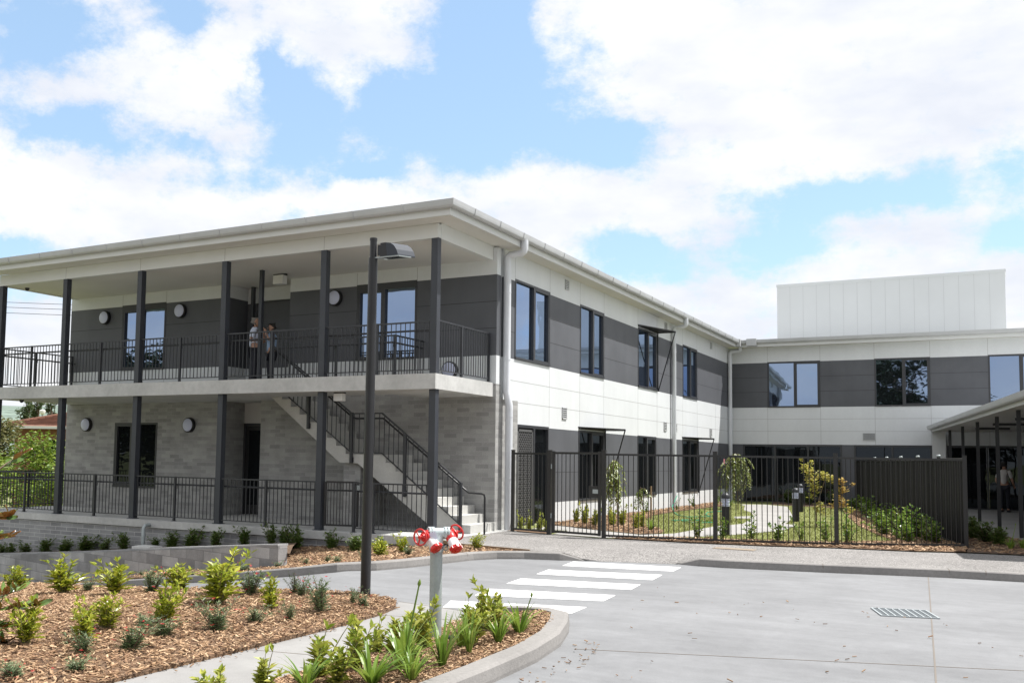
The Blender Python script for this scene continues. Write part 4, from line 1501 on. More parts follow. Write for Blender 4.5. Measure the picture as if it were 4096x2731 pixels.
# saw-cut joints across the kerbs
kj = MB()
for (path, i0, f_) in ((kerbR, 4, .0), (kerbR, 3, .0), (kerbR, 2, .5), (kerbL, 7, .3), (kerbL, 10, .3), (kerbL, 4, .2), (kerbL, 11, .5)):
    p, q = Vector((*path[i0], 0)), Vector((*path[i0 + 1], 0))
    c = p.lerp(q, f_); d = (q - p).normalized(); n_ = Vector((d.y, -d.x, 0))
    z = gz(c.x) + .13
    pr_ = [(-.002, -.14), (.010, -.02), (.029, -.002), (.05, .002), (.14, .002), (.14, -.02), (.05, -.02), (.03, -.14)]
    kj.extrude([c + n_ * o + Vector((0, 0, z + zz_)) - d * .007 for o, zz_ in pr_], d * .014)
o = kj.build('kerb_joints', M['joint']); o['kind'] = 'structure'

# zebra crossing, painted 4 mm proud
for k, q in enumerate(([(3.55, -4.72), (3.45, -3.98), (5.22, -3.70), (5.28, -4.37)], [(3.68, -6.06), (3.59, -5.39), (5.28, -4.96), (5.35, -5.69)],
          [(3.80, -7.37), (3.72, -6.70), (5.37, -6.30), (5.44, -6.93)], [(3.98, -8.67), (3.83, -8.01), (5.45, -7.58), (5.50, -8.18)],
          [(4.14, -9.78), (3.96, -9.27), (5.51, -8.77), (5.54, -9.32)])):
    m_ = MB(); m_.extrude([(x, y, gz(x) + .001) for x, y in q], (0, 0, .004))
    o = m_.build('crossing_stripe', M['line']); o['kind'] = 'structure'; o['group'] = 'white stripes of the crossing'

footp = [(3.50, -9.72), (3.93, -9.72), (4.45, -9.9), (4.70, -10.35), (4.90, -11.2), (5.0, -12.6), (5.02, -22), (3.88, -22), (3.88, -12.3), (3.82, -10.7), (3.62, -9.95)]
sheet('footpath', footp, lambda x, y: gz(x) + .006, M['path'])
jt = MB()
def jline(p, q, z): jt.bar((*p, z), (*q, z), .014, .004)
jline((3.50, -9.715), (4.45, -9.895), gz(3) + .006)
jline((3.86, -10.68), (4.72, -10.50), gz(3) + .006)
jline((3.90, -12.98), (5.0, -12.75), gz(3) + .006)
jline((8.78, -2.6), (9.23, -10.2), gz(3) + .0005); jline((9.23, -10.2), (9.9, -22), gz(3) + .0005)
jline((6.35, -11.25), (9.9, -9.95), gz(3) + .001); jline((9.9, -9.95), (20, -6.2), gz(3) + .001)
o = jt.build('concrete_joints', M['joint']); o['kind'] = 'structure'

# planting beds
bed = [(3.55, -9.86), (3.76, -10.2), (3.88, -10.7), (3.93, -11.5), (3.95, -12.3), (3.95, -22), (-9, -22), (-9, -9.0), (-6, -8.9), (-3.14, -9.46), (-1.4, -9.97), (-.3, -10.2), (.74, -10.33), (1.95, -10.12), (2.98, -9.71)]
def bedz(x, y): return bz(x) + .035 + .03 * clamp((3.9 - x) / 1.0)
sheet('mulch_bed', bed, bedz, M['soil'], skirt=.5, step=.28, rough=.016, seed=3)
corner = [(.25, -2.69), (.25, -3.06), (1.1, -3.66), (2.56, -3.92)] + offs(kerbL[2:12], .15) + [(-3.0, -6.8), (-5.5, -6.14), (-7.6, -5.58), (-12, -4.4), (-12, -3.62), (-8.2, -4.66), (-4.54, -5.62), (-1.0, -6.56), (-.85, -6.3), (-4.5, -2.72)]
def cornz(x, y):
    base = gz(x) + .105
    if x > -4.6:
        t_ = clamp((y + 7.0) / 4.0)
        tgt = -.10 - .062 * max(0, 1.0 - x)
        base = base * (1 - t_) + max(tgt, base) * t_
    return base
sheet('mulch_bed', corner, cornz, M['soil'], skirt=.2, step=.3, rough=.02, seed=5)
island = [(5.02, -22), (5.0, -12.6), (4.93, -11.4), (4.80, -10.7), (4.98, -10.22), (5.30, -10.02), (5.58, -10.05), (5.80, -10.40), (5.98, -11.2), (6.10, -12), (6.12, -13), (6.12, -22)]
def islz(x, y): return -.10 + .075 * clamp((x - 4.95) / .5)
sheet('mulch_bed', island, islz, M['soil'], skirt=.2, step=.2, rough=.014, seed=6)
kerbI = [(4.72, -10.55), (4.86, -10.12), (5.15, -9.86), (5.48, -9.80), (5.78, -9.98), (5.98, -10.5), (6.18, -11.2), (6.29, -12.0), (6.32, -13), (6.32, -22)]
kerb(kerbI, gz, wd=.19, ramp_ends=(0,))

# garden retaining wall of grey blocks and the strip of planting behind it
rw = thing('retaining_wall', 'low grey block retaining wall stepping down beside the driveway', 'wall')
m_ = MB()
top = [(-.93, -6.455, .05), (-4.54, -5.5, -.29), (-8.2, -4.54, -.66), (-12.17, -3.49, -1.02), (-16, -2.75, -1.4)]
nb = Vector((.255, .967, 0)) * .19
m_.extrude([(x, y, z) for x, y, z in top] + [(top[-1][0], top[-1][1], -2.4), (-.93, -6.455, -.55)], nb)
m_.build('blockwork', M['block'], rw)
m_ = MB()
for i in range(4):
    p, q = Vector(top[i]), Vector(top[i + 1])
    m_.bar(p + nb / 2 + Vector((0, 0, .018)), q + nb / 2 + Vector((0, 0, .018)), .22, .035)
m_.build('coping', mat('coping_block', (.30, .30, .30), .9, noise=[(2, .2, 4), (30, .1, 3)]), rw)
ub = [(-.80, -6.3), (-4.5, -5.33), (-8.15, -4.36), (-12.1, -3.31), (-16, -2.55), (-16, -2.5), (-14.3, -2.69), (-4.5, -2.69), (-3.4, -2.69)]
def upz(x, y):
    wall_z = .05 - .096 * (-.93 - x) - .07
    base_z = -.39 - .083 * (-4.7 - x)
    yw = -6.455 + .262 * (-.93 - x) + .2
    t_ = clamp((y - yw) / max(.05, (-2.7 - yw)))
    return (wall_z * (1 - t_) + base_z * t_) if x < -3.4 else min(wall_z, -.08)
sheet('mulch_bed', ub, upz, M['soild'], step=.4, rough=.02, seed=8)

# courtyard behind the fence
lawn = [(0.02, 1.2), (.5, .15), (1.39, -.10), (2.70, -.33), (4.88, .05), (7.02, .82), (9.16, 2.24), (5.3, 19.5), (5.2, 22.4), (.02, 22.4)]
sheet('lawn', lawn, lambda x, y: .004, M['turf'], step=None)
gpath = [(1.45, -.10), (2.7, -.30), (3.3, -.1), (3.9, .7), (4.7, 2.5), (5.12, 3.98), (5.31, 4.43), (5.26, 7.0), (4.87, 7.5), (4.81, 8.36), (4.41, 11.32), (3.9, 14.0), (3.0, 18.5), (2.0, 19.5), (1.2, 18.8), (1.65, 17.69), (2.31, 14.43), (2.91, 12.79), (3.39, 10.76), (3.0, 9.9),
         (3.23, 9.03), (3.65, 9.24), (3.97, 6.64), (3.64, 5.0), (3.51, 1.88), (3.04, .99), (1.98, 1.51), (.74, 2.29), (.45, 2.4), (.45, 1.0), (1.38, .92)]
sheet('garden_path', gpath, lambda x, y: .010, M['gardenpath'])
plb = [(.03, 2.6), (.74, 2.33), (1.98, 1.55), (3.02, 1.04), (3.3, 1.7), (3.05, 2.6), (2.1, 4.4), (1.45, 6.3), (1.0, 8.5), (.85, 11), (.95, 14), (1.1, 17.5), (.9, 19.5), (.03, 20)]
sheet('mulch_bed', plb, lambda x, y: .02, M['soil'], step=.4, rough=.015, seed=9)
frb = [(2.75, -.40), (4.0, -.335), (5.1, -.215), (5.92, -.055), (7.05, .365), (8.42, .605), (9.2, 1.0), (9.22, 2.26), (8.3, 5.2), (7.6, 8.2), (6.6, 12.6), (5.9, 16.5), (5.3, 19.4), (4.9, 19), (5.4, 15), (6.0, 11.5), (6.6, 8.0), (7.3, 5.0), (7.9, 2.9), (7.0, 1.75), (5.9, 1.15), (4.6, .75), (3.6, .45)]
sheet('mulch_bed', frb, lambda x, y: .018, M['soil'], step=.4, rough=.015, seed=10)
dob = [(.25, .14), (1.34, -.12), (1.36, .55), (.30, .75)]
sheet('mulch_bed', dob, lambda x, y: .014, M['soil'], step=.3, rough=.01, seed=11)
rearb = [(2.2, 19.6), (5.1, 18.6), (5.2, 22.3), (1.8, 22.3)]
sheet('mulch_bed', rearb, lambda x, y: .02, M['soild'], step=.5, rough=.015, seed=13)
porchfl = [(9.25, 3.0), (5.35, 19.6), (7.6, 22.4), (24, 22.4), (24, 1.4), (10.75, 1.4)]
sheet('porch_floor', porchfl, lambda x, y: .006, M['path'])
outb = [(9.23, 2.1), (9.23, 1.0),  (10.6, 1.2), (12, 1.2), (11.2, 2.6), (10.35, 4.6), (10.0, 6.0), (9.6, 8), (8.1, 8)]
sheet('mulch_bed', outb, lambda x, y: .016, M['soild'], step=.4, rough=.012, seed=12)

# drain grate, pit cover
t = thing('drain_grate', 'square galvanised drain grate set in the concrete driveway', 'drain grate', (8.76, -7.0, gz(8)), R(16))
m_ = MB(); m_.box(-.30, .30, -.30, .30, .002, .006); m_.build('pit', M['pit'], t)  # dark plate lying on the concrete, painted as the shade of a pit
m_ = MB()
for (a, b, c, d) in ((-.31, .31, -.31, -.29), (-.31, .31, .29, .31), (-.31, -.29, -.29, .29), (.29, .31, -.29, .29)): m_.box(a, b, c, d, .0021, .014)
m_.build('frame', M['grate'], t)
m_ = MB()
for k in range(1, 8): m_.box(-.30 + .075 * k - .008, -.30 + .075 * k + .008, -.29, .29, .0062, .0135)
for k in range(1, 9): m_.box(-.29, .29, -.29 + .0644 * k - .004, -.29 + .0644 * k + .004, .0062, .011)
m_.build('bars', M['grate'], t)
m_ = MB(); m_.box(5.12, 5.86, -1.27, -.93, -.02, .006); m_.box(5.15, 5.83, -1.24, -.96, .006, .009)
tag(m_.build('pit_cover', mat('rusty_cover', (.25, .20, .15), .8, noise=(9, .25, 4))), 'brownish rectangular pit cover in the gravel-faced pavement', 'pit cover')


# loose bark over the beds
def chips(name, poly, zf, n, lo, hi, seed, m='chip', label=None, sel=None, lift=.0):
    rnd = random.Random(seed)
    m_ = MB()
    xs = [p[0] for p in poly]; ys = [p[1] for p in poly]
    k = 0
    tries = 0
    while k < n and tries < n * 30:
        tries += 1
        x, y = rnd.uniform(min(xs), max(xs)), rnd.uniform(min(ys), max(ys))
        if not inpoly(x, y, poly) or (sel and not sel(x, y, rnd)): continue
        l = rnd.uniform(lo, hi); wd = l * rnd.uniform(.14, .38); th = rnd.uniform(.003, .008)
        a = rnd.uniform(0, 2 * math.pi); ti = rnd.uniform(-.35, .35); ro = rnd.uniform(-.5, .5)
        d = Vector((math.cos(a) * math.cos(ti), math.sin(a) * math.cos(ti), math.sin(ti)))
        s_ = Vector((-math.sin(a), math.cos(a), 0)) * math.cos(ro) + Vector((0, 0, 1)) * math.sin(ro)
        nn = d.cross(s_).normalized()
        c = Vector((x, y, zf(x, y) + rnd.uniform(.004, .02) + abs(math.sin(ti)) * l * .3 + lift))
        A_, B_ = d * l / 2, s_ * wd / 2
        vs = [c - A_ - B_ * .6, c + A_ * .9 - B_, c + A_ + B_ * .5, c - A_ * .95 + B_]
        up = nn * th
        m_.add([tuple(v) for v in vs] + [tuple(v + up) for v in vs], [(4, 5, 6, 7), (0, 1, 5, 4), (1, 2, 6, 5), (2, 3, 7, 6), (3, 0, 4, 7)])
        k += 1
    o = m_.build(name, M[m], raw=True)
    o['kind'] = 'stuff'
    if label: o['label'] = label
    return o


bedvis = [(3.55, -9.86), (3.76, -10.2), (3.88, -10.7), (3.96, -11.5), (3.98, -12.3), (3.98, -15.2), (1.6, -15.2), (-1, -13), (-5, -10.6), (-6, -8.9), (-3.14, -9.46), (-1.4, -9.97), (-.3, -10.2), (.74, -10.33), (1.95, -10.12), (2.98, -9.71)]
chips('bark_mulch', bedvis, bedz, 32000, .018, .066, 21, label='brown bark chips covering the front bed')
chips('bark_mulch', [p for p in island if p[1] > -20][:0] + [(5.02, -14.8), (5.0, -12.6), (4.93, -11.4), (4.80, -10.7), (4.98, -10.22), (5.30, -10.02), (5.58, -10.05), (5.80, -10.40), (5.98, -11.2), (6.10, -12), (6.12, -13), (6.12, -14.8)], islz, 9000, .016, .055, 22, label='brown bark chips in the kerbed island')
chips('bark_mulch', corner, cornz, 7000, .03, .09, 23, label='brown bark chips in the bed by the verandah corner')
chips('bark_mulch', plb, lambda x, y: .02, 4000, .04, .10, 24, label='bark chips along the white plinth')
chips('bark_mulch', frb, lambda x, y: .02, 6500, .04, .11, 25, label='bark chips along the courtyard fence')
chips('bark_mulch', outb, lambda x, y: .016, 1200, .04, .10, 26, label='bark chips outside the sheet fence')
# stray bark on the concrete, thickest along the island kerb and around the grate
drv = [(5.6, -15), (13, -15), (13, -4), (5.6, -5)]
def strays(x, y, rnd):
    e = 6.42 if y < -12 else 6.42 - (y + 12) * .17
    d = x - e
    if d < 0: return False
    if d < .28 and -13.2 < y < -10.8: return rnd.random() < .9
    return rnd.random() < .022 and y < -6.5
chips('leaf_litter', drv, lambda x, y: gz(x), 300, .015, .05, 27, m='litter', label='stray bark bits scattered on the concrete', sel=strays)

edgep = [(3.9, -15), (4.12, -15), (4.12, -12.3), (4.0, -10.8), (3.8, -10.1), (3.7, -10.2), (3.9, -11.5)]
chips('leaf_litter', edgep, lambda x, y: gz(x) + .008, 90, .015, .05, 28, m='litter', label='bark bits spilled from the bed onto the footpath', sel=lambda x, y, r: r.random() < .9 - 3.2 * max(0, x - 3.93))

# turf blades
rnd = random.Random(31)
m_ = MB()
k = 0
lawnp = [(.6, .3), (2.70, -.1), (4.88, .3), (7.02, 1.1), (8.9, 2.5), (5.3, 19), (1.2, 19)]
bad = [gpath, plb, frb]
while k < 15000:
    x, y = rnd.uniform(.6, 9), rnd.uniform(-.2, 19)
    if y > 9 and rnd.random() < .5: continue
    if not inpoly(x, y, lawnp) or any(inpoly(x, y, b) for b in bad): continue
    a = rnd.uniform(0, 6.28); h = rnd.uniform(.025, .06); wd = .008
    m_.add([(x - wd * math.cos(a), y - wd * math.sin(a), .003), (x + wd * math.cos(a), y + wd * math.sin(a), .003), (x + rnd.uniform(-.03, .03), y + rnd.uniform(-.03, .03), h)], [(0, 1, 2)])
    k += 1
o = m_.build('grass', M['blade'], raw=True); o['kind'] = 'stuff'; o['label'] = 'short bright lawn grass in the courtyard'


# ------------------------------------------------------------------ plants
def leaf(mb, p, d, l, wd, rnd, fold=.25, droop=.0, m=0):
    d = d.normalized()
    s_ = d.cross(Vector((0, 0, 1)))
    if s_.length < 1e-3: s_ = Vector((1, 0, 0))
    s_.normalize()
    s_ = (Matrix.Rotation(rnd.uniform(-.7, .7), 3, d) @ s_)
    n_ = s_.cross(d)
    mid = p + d * l * .45
    tip = p + d * l + Vector((0, 0, -droop * l))
    mb.add([p, mid + s_ * wd / 2 + n_ * wd * fold, tip, mid - s_ * wd / 2 + n_ * wd * fold], [(0, 1, 2), (0, 2, 3)], m)


def rdir(rnd, up):
    a = rnd.uniform(0, 6.283)
    v = Vector((math.cos(a), math.sin(a), rnd.uniform(-.2, 1) * up))
    return v.normalized()


def bush(seed, stems, per, l, wd, lean=.45, leaf_up=.55, start=.2, forks=0, fold=.25, droop=.1):
    """unit bush, about 1 high and 1 across: stems as thin tubes, leaves along each"""
    rnd = random.Random(seed)
    sm, lm = MB(), MB()
    lob = rnd.uniform(0, 6.283)
    for s_ in range(stems):
        a = 6.283 * (s_ + rnd.uniform(-.6, .6)) / stems
        hh = rnd.uniform(.45, .95) if s_ else 1.0
        side = .62 + .5 * math.cos(a - lob)
        le = rnd.uniform(.1, 1.15) * lean * side
        hh *= .8 + .25 * side
        b0 = Vector((math.cos(a) * .04, math.sin(a) * .04, -.04))
        tip = Vector((math.cos(a) * le, math.sin(a) * le, hh))
        c = Vector((math.cos(a) * le * .35, math.sin(a) * le * .35, hh * .55)) + Vector((rnd.uniform(-.05, .05), rnd.uniform(-.05, .05), 0))
        pts = [b0 * (1 - t) ** 2 + c * 2 * t * (1 - t) + tip * t * t for t in (0, .25, .5, .75, 1)]
        sm.tube(pts, [.014, .012, .010, .007, .004], 5)
        thin = rnd.uniform(.55, 1.1)
        for k in range(int(per * thin)):
            t = start + (1 - start) * (k + rnd.random()) / per
            p = b0 * (1 - t) ** 2 + c * 2 * t * (1 - t) + tip * t * t
            d = rdir(rnd, leaf_up)
            d = (d + (tip - b0).normalized() * (.3 + .5 * t)).normalized()
            if forks and rnd.random() < .5:
                q = p + d * rnd.uniform(.05, .16)
                p = q
                d = (d + rdir(rnd, leaf_up)).normalized()
            sc_ = rnd.uniform(.6, 1.1) * (1.0 if t < .85 else .75)
            leaf(lm, p, d, l * sc_, wd * sc_, rnd, fold, droop)
        for k in range(4): leaf(lm, tip - (tip - c) * .05 * k, ((tip - c).normalized() + rdir(rnd, .6) * .8).normalized(), l * .8, wd * .8, rnd, fold, droop)
    return sm, lm


def strap(seed, n, wd):
    rnd = random.Random(seed)
    lm = MB()
    for k in range(n):
        a = rnd.uniform(0, 6.283)
        L_ = rnd.uniform(.6, 1.15)
        lean = rnd.uniform(.1, .85)
        d0 = Vector((math.cos(a) * lean * .5, math.sin(a) * lean * .5, 1)).normalized()
        p = Vector((math.cos(a) * .03, math.sin(a) * .03, -.03))
        s_ = Vector((-math.sin(a), math.cos(a), 0))
        vs = []
        N = 7
        for i in range(N):
            t = i / (N - 1)
            w_ = wd * (1 - t ** 2.2) * (.55 + .45 * min(1, t * 4)) + .002
            vs += [p - s_ * w_ / 2, p + s_ * w_ / 2 + Vector((0, 0, .004))]
            d = (d0 + Vector((math.cos(a), math.sin(a), -1.1)) * (t ** 1.6) * lean * 1.1).normalized()
            p = p + d * L_ / (N - 1)
        lm.add(vs, [(2 * i, 2 * i + 1, 2 * i + 3, 2 * i + 2) for i in range(N - 1)])
    return lm


def petals(seed, n, zlo=.25, zhi=.95, r=.45, l=.06):
    rnd = random.Random(seed)
    m_ = MB()
    for k in range(n):
        a = rnd.uniform(0, 6.283); q = r * math.sqrt(rnd.random())
        c = Vector((q * math.cos(a), q * math.sin(a), rnd.uniform(zlo, zhi)))
        for j in range(7): leaf(m_, c, rdir(rnd, 1.0), l * rnd.uniform(.6, 1.2), l * .35, rnd)
    return m_


PROTO = {}
SPEC = {
    'bright': (lambda s: bush(s, 13, 30, .20, .066, lean=.46, leaf_up=.55, start=.16, forks=1), 'lf_bright', 5),
    'isl': (lambda s: bush(s, 8, 24, .23, .095, lean=.42, leaf_up=.4, start=.10, fold=.3), 'lf_isl', 5),
    'grev': (lambda s: bush(s, 15, 46, .15, .028, lean=.55, leaf_up=.6, start=.1, forks=1), 'lf_grev', 5),
    'dense': (lambda s: bush(s, 18, 40, .17, .065, lean=.46, leaf_up=.5, start=.05, forks=1), 'lf_dark', 4),
    'gloss': (lambda s: bush(s, 7, 18, .18, .085, lean=.46, leaf_up=.6, start=.15, fold=.2), 'lf_gloss', 4),
    'hedge': (lambda s: bush(s, 14, 26, .16, .085, lean=.52, leaf_up=.5, start=.08, forks=1, fold=.2), 'lf_gloss', 3),
}


def plant(kind, i, name, label, cat, group, x, y, z, h, w_, rz=None):
    fn, lm, nv = SPEC[kind]
    key = (kind, i % nv)
    if key not in PROTO:
        t = thing(name, label, cat, group=group)
        s_, l_ = fn(100 + 17 * (i % nv) + len(kind))
        s_.build('stems', M['stem' if kind in ('bright', 'isl', 'gloss') else 'bark'], t, raw=True)
        l_.build('leaves', M[lm], t, raw=True)
        if kind == 'grev': petals(i + 7, 8, l=.06).build('flowers', M['petal'], t, raw=True)
        PROTO[key] = t
    else:
        t = dup(PROTO[key])
        tag(t, label, cat, group)
    t.name = name
    t.location = (x, y, z)
    t.scale = (w_, w_, h)
    rt = random.Random(i * 13 + len(label))
    t.rotation_euler = (rt.uniform(-.14, .14), rt.uniform(-.14, .14), rz if rz is not None else rt.uniform(0, 6.283))
    f_ = rt.uniform(.88, 1.14)
    t.scale = (w_ * f_ * rt.uniform(.9, 1.1), w_ * f_, h * f_)
    return t


ORD = ['first', 'second', 'third', 'fourth', 'fifth', 'sixth', 'seventh', 'eighth', 'ninth', 'tenth', 'eleventh', 'twelfth', 'thirteenth', 'fourteenth', 'fifteenth', 'sixteenth', 'seventeenth', 'eighteenth']
BED_BRIGHT = [(2.47, -14.13, .31, .22, 'small lime-green shrub on a bare stem, nearest the left edge of the bed'),
              (2.73, -13.76, .31, .22, 'slim lime-green shrub with yellowing leaves, second from left in the front row'),
              (2.44, -13.24, .30, .28, 'open lime-green shrub just behind the slim one in the front row'),
              (2.65, -12.71, .35, .30, 'upright lime-green shrub in the middle of the bark bed'),
              (-0.95, -10.9, .36, .38, 'round lime-green shrub at the back edge of the bed, beside the large-leaved branch'),
              (0.2, -11.04, .35, .34, 'lime-green shrub at the back of the bed with a red flower at its left'),
              (2.21, -11.43, .46, .46, 'largest lime-green shrub of the bark bed'),
              (0.75, -10.52, .27, .32, 'lime-green shrub half hidden behind the upright middle shrub'),
              (-2.5, -10.44, .30, .36, 'lime-green shrub behind the large rust-backed leaves'),
              (2.9, -11.35, .34, .26, 'lime-green shrub at the back of the bed, nearest the lamp post')]
for i, (x, y, h, w_, lab) in enumerate(BED_BRIGHT):
    plant('bright', i, 'shrub', lab, 'shrub', 'lime-green shrubs in the bark bed', x, y, bedz(x, y) - .01, h * 1.25, w_ * 1.95)
BED_RED = [(3.3, -13.75, .2, .28, 'sprawling grey-green shrublet with the most red flowers'),
           (3.13, -14.1, .15, .21, 'grey-green shrublet below the slim lime shrub'),
           (3.55, -14.53, .11, .2, 'low grey-green shrublet with a red tuft near the footpath, front left'),
           (3.1, -13.16, .14, .27, 'grey-green shrublet with arching shoots in the middle of the bed'),
           (2.63, -12.96, .12, .22, 'small feathery shrublet left of the upright middle shrub'),
           (3.29, -12.66, .24, .3, 'taller grey-green shrublet in front of the largest lime shrub'),
           (3.27, -12.1, .15, .24, 'low feathery shrublet right of the largest lime shrub'),
           (-0.8, -10.63, .2, .22, 'grey-green shrublet between the two back lime shrubs'),
           (0.5, -10.75, .30, .36, 'dark grey-green shrub at the back edge, right of the red-flowered lime shrub'),
           (2.02, -10.66, .24, .3, 'grey-green shrublet at the back of the bed, right of the largest lime shrub'),
           (3.36, -14.94, .12, .22, 'feathery shrublet in the bottom left corner'),
           (3.45, -11.74, .16, .16, 'small shrublet on the right half of the bed'),
           (2.58, -10.41, .2, .17, 'red-tipped shrublet against the driveway, left of the lamp post'),
           (3.43, -11.19, .31, .26, 'dense green shrublet with red flowers right of the bed centre'),
           (3.37, -10.51, .2, .14, 'slender red-flowered shrublet left of the lamp post foot'),
           (3.55, -10.55, .14, .15, 'tiny bushy shrublet in front of the lamp post foot'),
           (2.4, -10.3, .21, .15, 'red-flowered shrublet at the back edge beside the driveway')]
for i, (x, y, h, w_, lab) in enumerate(BED_RED):
    plant('grev', i, 'flowering_shrub', lab, 'shrub', 'red-flowered shrublets in the bark bed', x, y, bedz(x, y) - .01, h * 1.25, w_ * 1.75)
FAC = [(-12.74, .23, .3), (-12.37, .27, .28), (-11.82, .27, .3), (-11.1, .25, .32), (-10.35, .26, .44), (-9.66, .28, .42), (-8.95, .27, .33), (-8.32, .32, .33), (-7.3, .22, .24), (-6.77, .29, .36), (-6.2, .33, .38), (-5.46, .3, .32), (-4.62, .3, .3), (-3.87, .38, .3)]
for i, (x, h, w_) in enumerate(FAC):
    plant('dense', i, 'shrub', 'dark green shrub against the brick base wall, %s from the left' % ORD[i], 'shrub', 'row of shrubs along the base wall', x, -3.0, upz(x, -3.0) - .02, h * 1.35, w_ * 1.9)
FAC2 = [(-3.45, -3.05, .34, .3, 'green shrub at the slab above the end of the block wall, left of a pair'), (-3.10, -3.1, .34, .3, 'green shrub at the slab above the end of the block wall, right of a pair'),
        (-2.2, -3.1, .3, .32, 'green shrub below the ajar verandah gate'), (-1.2, -3.75, .27, .32, 'green shrub left of the lamp post below the slab'),
        (-.75, -3.5, .2, .2, 'small green shrub touching the lamp post in view'), (.25, -5.1, .26, .28, 'bright loose shrub right of the lamp post'),
        (.35, -4.5, .30, .28, 'bright upright shrub left of the red hydrant wheel'), (1.6, -3.95, .24, .26, 'bright open shrub beside the pavement below the stair foot')]
for i, (x, y, h, w_, lab) in enumerate(FAC2):
    plant('bright' if i > 4 else 'dense', i, 'shrub', lab, 'shrub', 'shrubs in the bed by the stair', x, y, cornz(x, y) - .02, h * 1.3, w_ * 1.8)
LOW = [(-2.35, -7.0, .09, .2), (-1.9, -7.05, .18, .2), (-1.5, -7.1, .12, .18), (-1.3, -6.9, .12, .3), (-.7, -6.75, .12, .22), (-.3, -6.5, .12, .2), (-4.4, -6.2, .12, .2), (-4.0, -6.3, .12, .2), (-3.4, -6.4, .12, .2), (-.1, -6.2, .15, .26), (.4, -6.6, .11, .24), (.5, -6.0, .13, .24), (1.2, -5.7, .14, .28)]
for i, (x, y, h, w_) in enumerate(LOW):
    plant('grev', i + 1, 'flowering_shrub', 'low red-flowered plant by the driveway kerb under the block wall, %s from the left' % ORD[sorted(LOW).index((x, y, h, w_))], 'shrub', 'low plants along the far kerb', x, y, cornz(x, y) - .01, h * 1.2, w_ * 1.2)
ISL = [(5.37, -13.9, .27, .24, 'fresh green leafy shrub at the front left of the island'), (5.48, -13.55, .33, .22, 'dark-stemmed leafy shrub second from the front of the island'),
       (5.32, -12.76, .30, .24, 'leafy shrub left of the standpipe, behind the tall flower stalk'), (5.14, -12.74, .22, .14, 'slim leafy shoot left of its leafy neighbour behind the stalk'),
       (5.48, -12.51, .27, .23, 'leafy shrub directly at the foot of the standpipe'), (5.49, -11.71, .28, .22, 'leafy shrub right of the standpipe'),
       (5.5, -11.45, .26, .18, 'leafy shrub behind its neighbour right of the standpipe'), (5.66, -11.43, .30, .18, 'leafy shrub toward the rounded end of the island'),
       (5.27, -14.39, .22, .2, 'broad-leaved young shrub cut by the bottom edge'), (5.2, -14.75, .2, .2, 'single leafy shoot at the bottom edge, leftmost in the island'),
       (5.62, -14.0, .26, .22, 'leafy shrub near the kerb at the bottom of the island'), (5.25, -12.2, .24, .2, 'leafy shrub left of the standpipe foot against the footpath'), (5.75, -12.15, .24, .2, 'leafy shrub between the two tall strap-leaved plants'), (5.28, -11.0, .2, .18, 'leafy shrub at the back of the island by the crossing')]
for i, (x, y, h, w_, lab) in enumerate(ISL):
    plant('isl', i, 'shrub', lab, 'shrub', 'leafy shrubs in the kerbed island', x, y, islz(x, y) - .01, h * 1.4, w_ * 2.0)
STR = [(5.77, -13.35, .30, .42, 'arching strap-leaved plant with the tall budded stalk'), (5.82, -13.85, .24, .40, 'strap-leaved plant at the front edge of the island'),
       (5.95, -13.05, .36, .32, 'upright strap-leaved plant in front of the standpipe'), (5.90, -12.5, .38, .22, 'tall narrow strap-leaved plant right of the standpipe'),
       (5.88, -11.9, .26, .28, 'strap-leaved plant beside the far island kerb'), (5.85, -11.4, .26, .36, 'spreading strap-leaved plant at the tip of the island'), (5.5, -14.2, .22, .34, 'pale strap-leaved plant at the bottom edge'),
       (6.0, -13.6, .22, .3, 'low strap-leaved plant leaning over the island kerb'), (5.6, -13.0, .28, .3, 'strap-leaved plant between the leafy shrubs before the standpipe'), (5.72, -12.3, .26, .26, 'small strap-leaved plant right of the valve box')]
SP = {}
STO = []
for i, (x, y, h, w_, lab) in enumerate(STR):
    k = i % 3
    if k not in SP:
        t = thing('strap_plant', lab, 'plant', group='strap-leaved plants in the island')
        strap(50 + k, 34, .07).build('leaves', M['lf_strap'], t, raw=True)
        SP[k] = t
    else:
        t = dup(SP[k]); t['label'] = lab
    t.location = (x, y, islz(x, y) - .01); t.scale = (w_ * 1.35, w_ * 1.35, h * 1.25); t.rotation_euler = (0, 0, i * 1.3)
    STO.append(t)
for i in (0, 5):
    t = STO[i]
    s_ = MB(); hh = (1.75 if i == 0 else 1.1)
    s_.tube([(0, 0, 0), (.10, .02, hh * .5), (.22, .03, hh)], [.02, .016, .010], 6)
    so = s_.build('flower_stalk', M['lf_strap'], t)
    s_ = MB(); s_.lathe((.22, .03, hh - .01), (.1, 0, 1), [(0, .010), (.05, .026), (.10, .02), (.15, .003)], 8); s_.build('bud', M['lf_strap'], so)

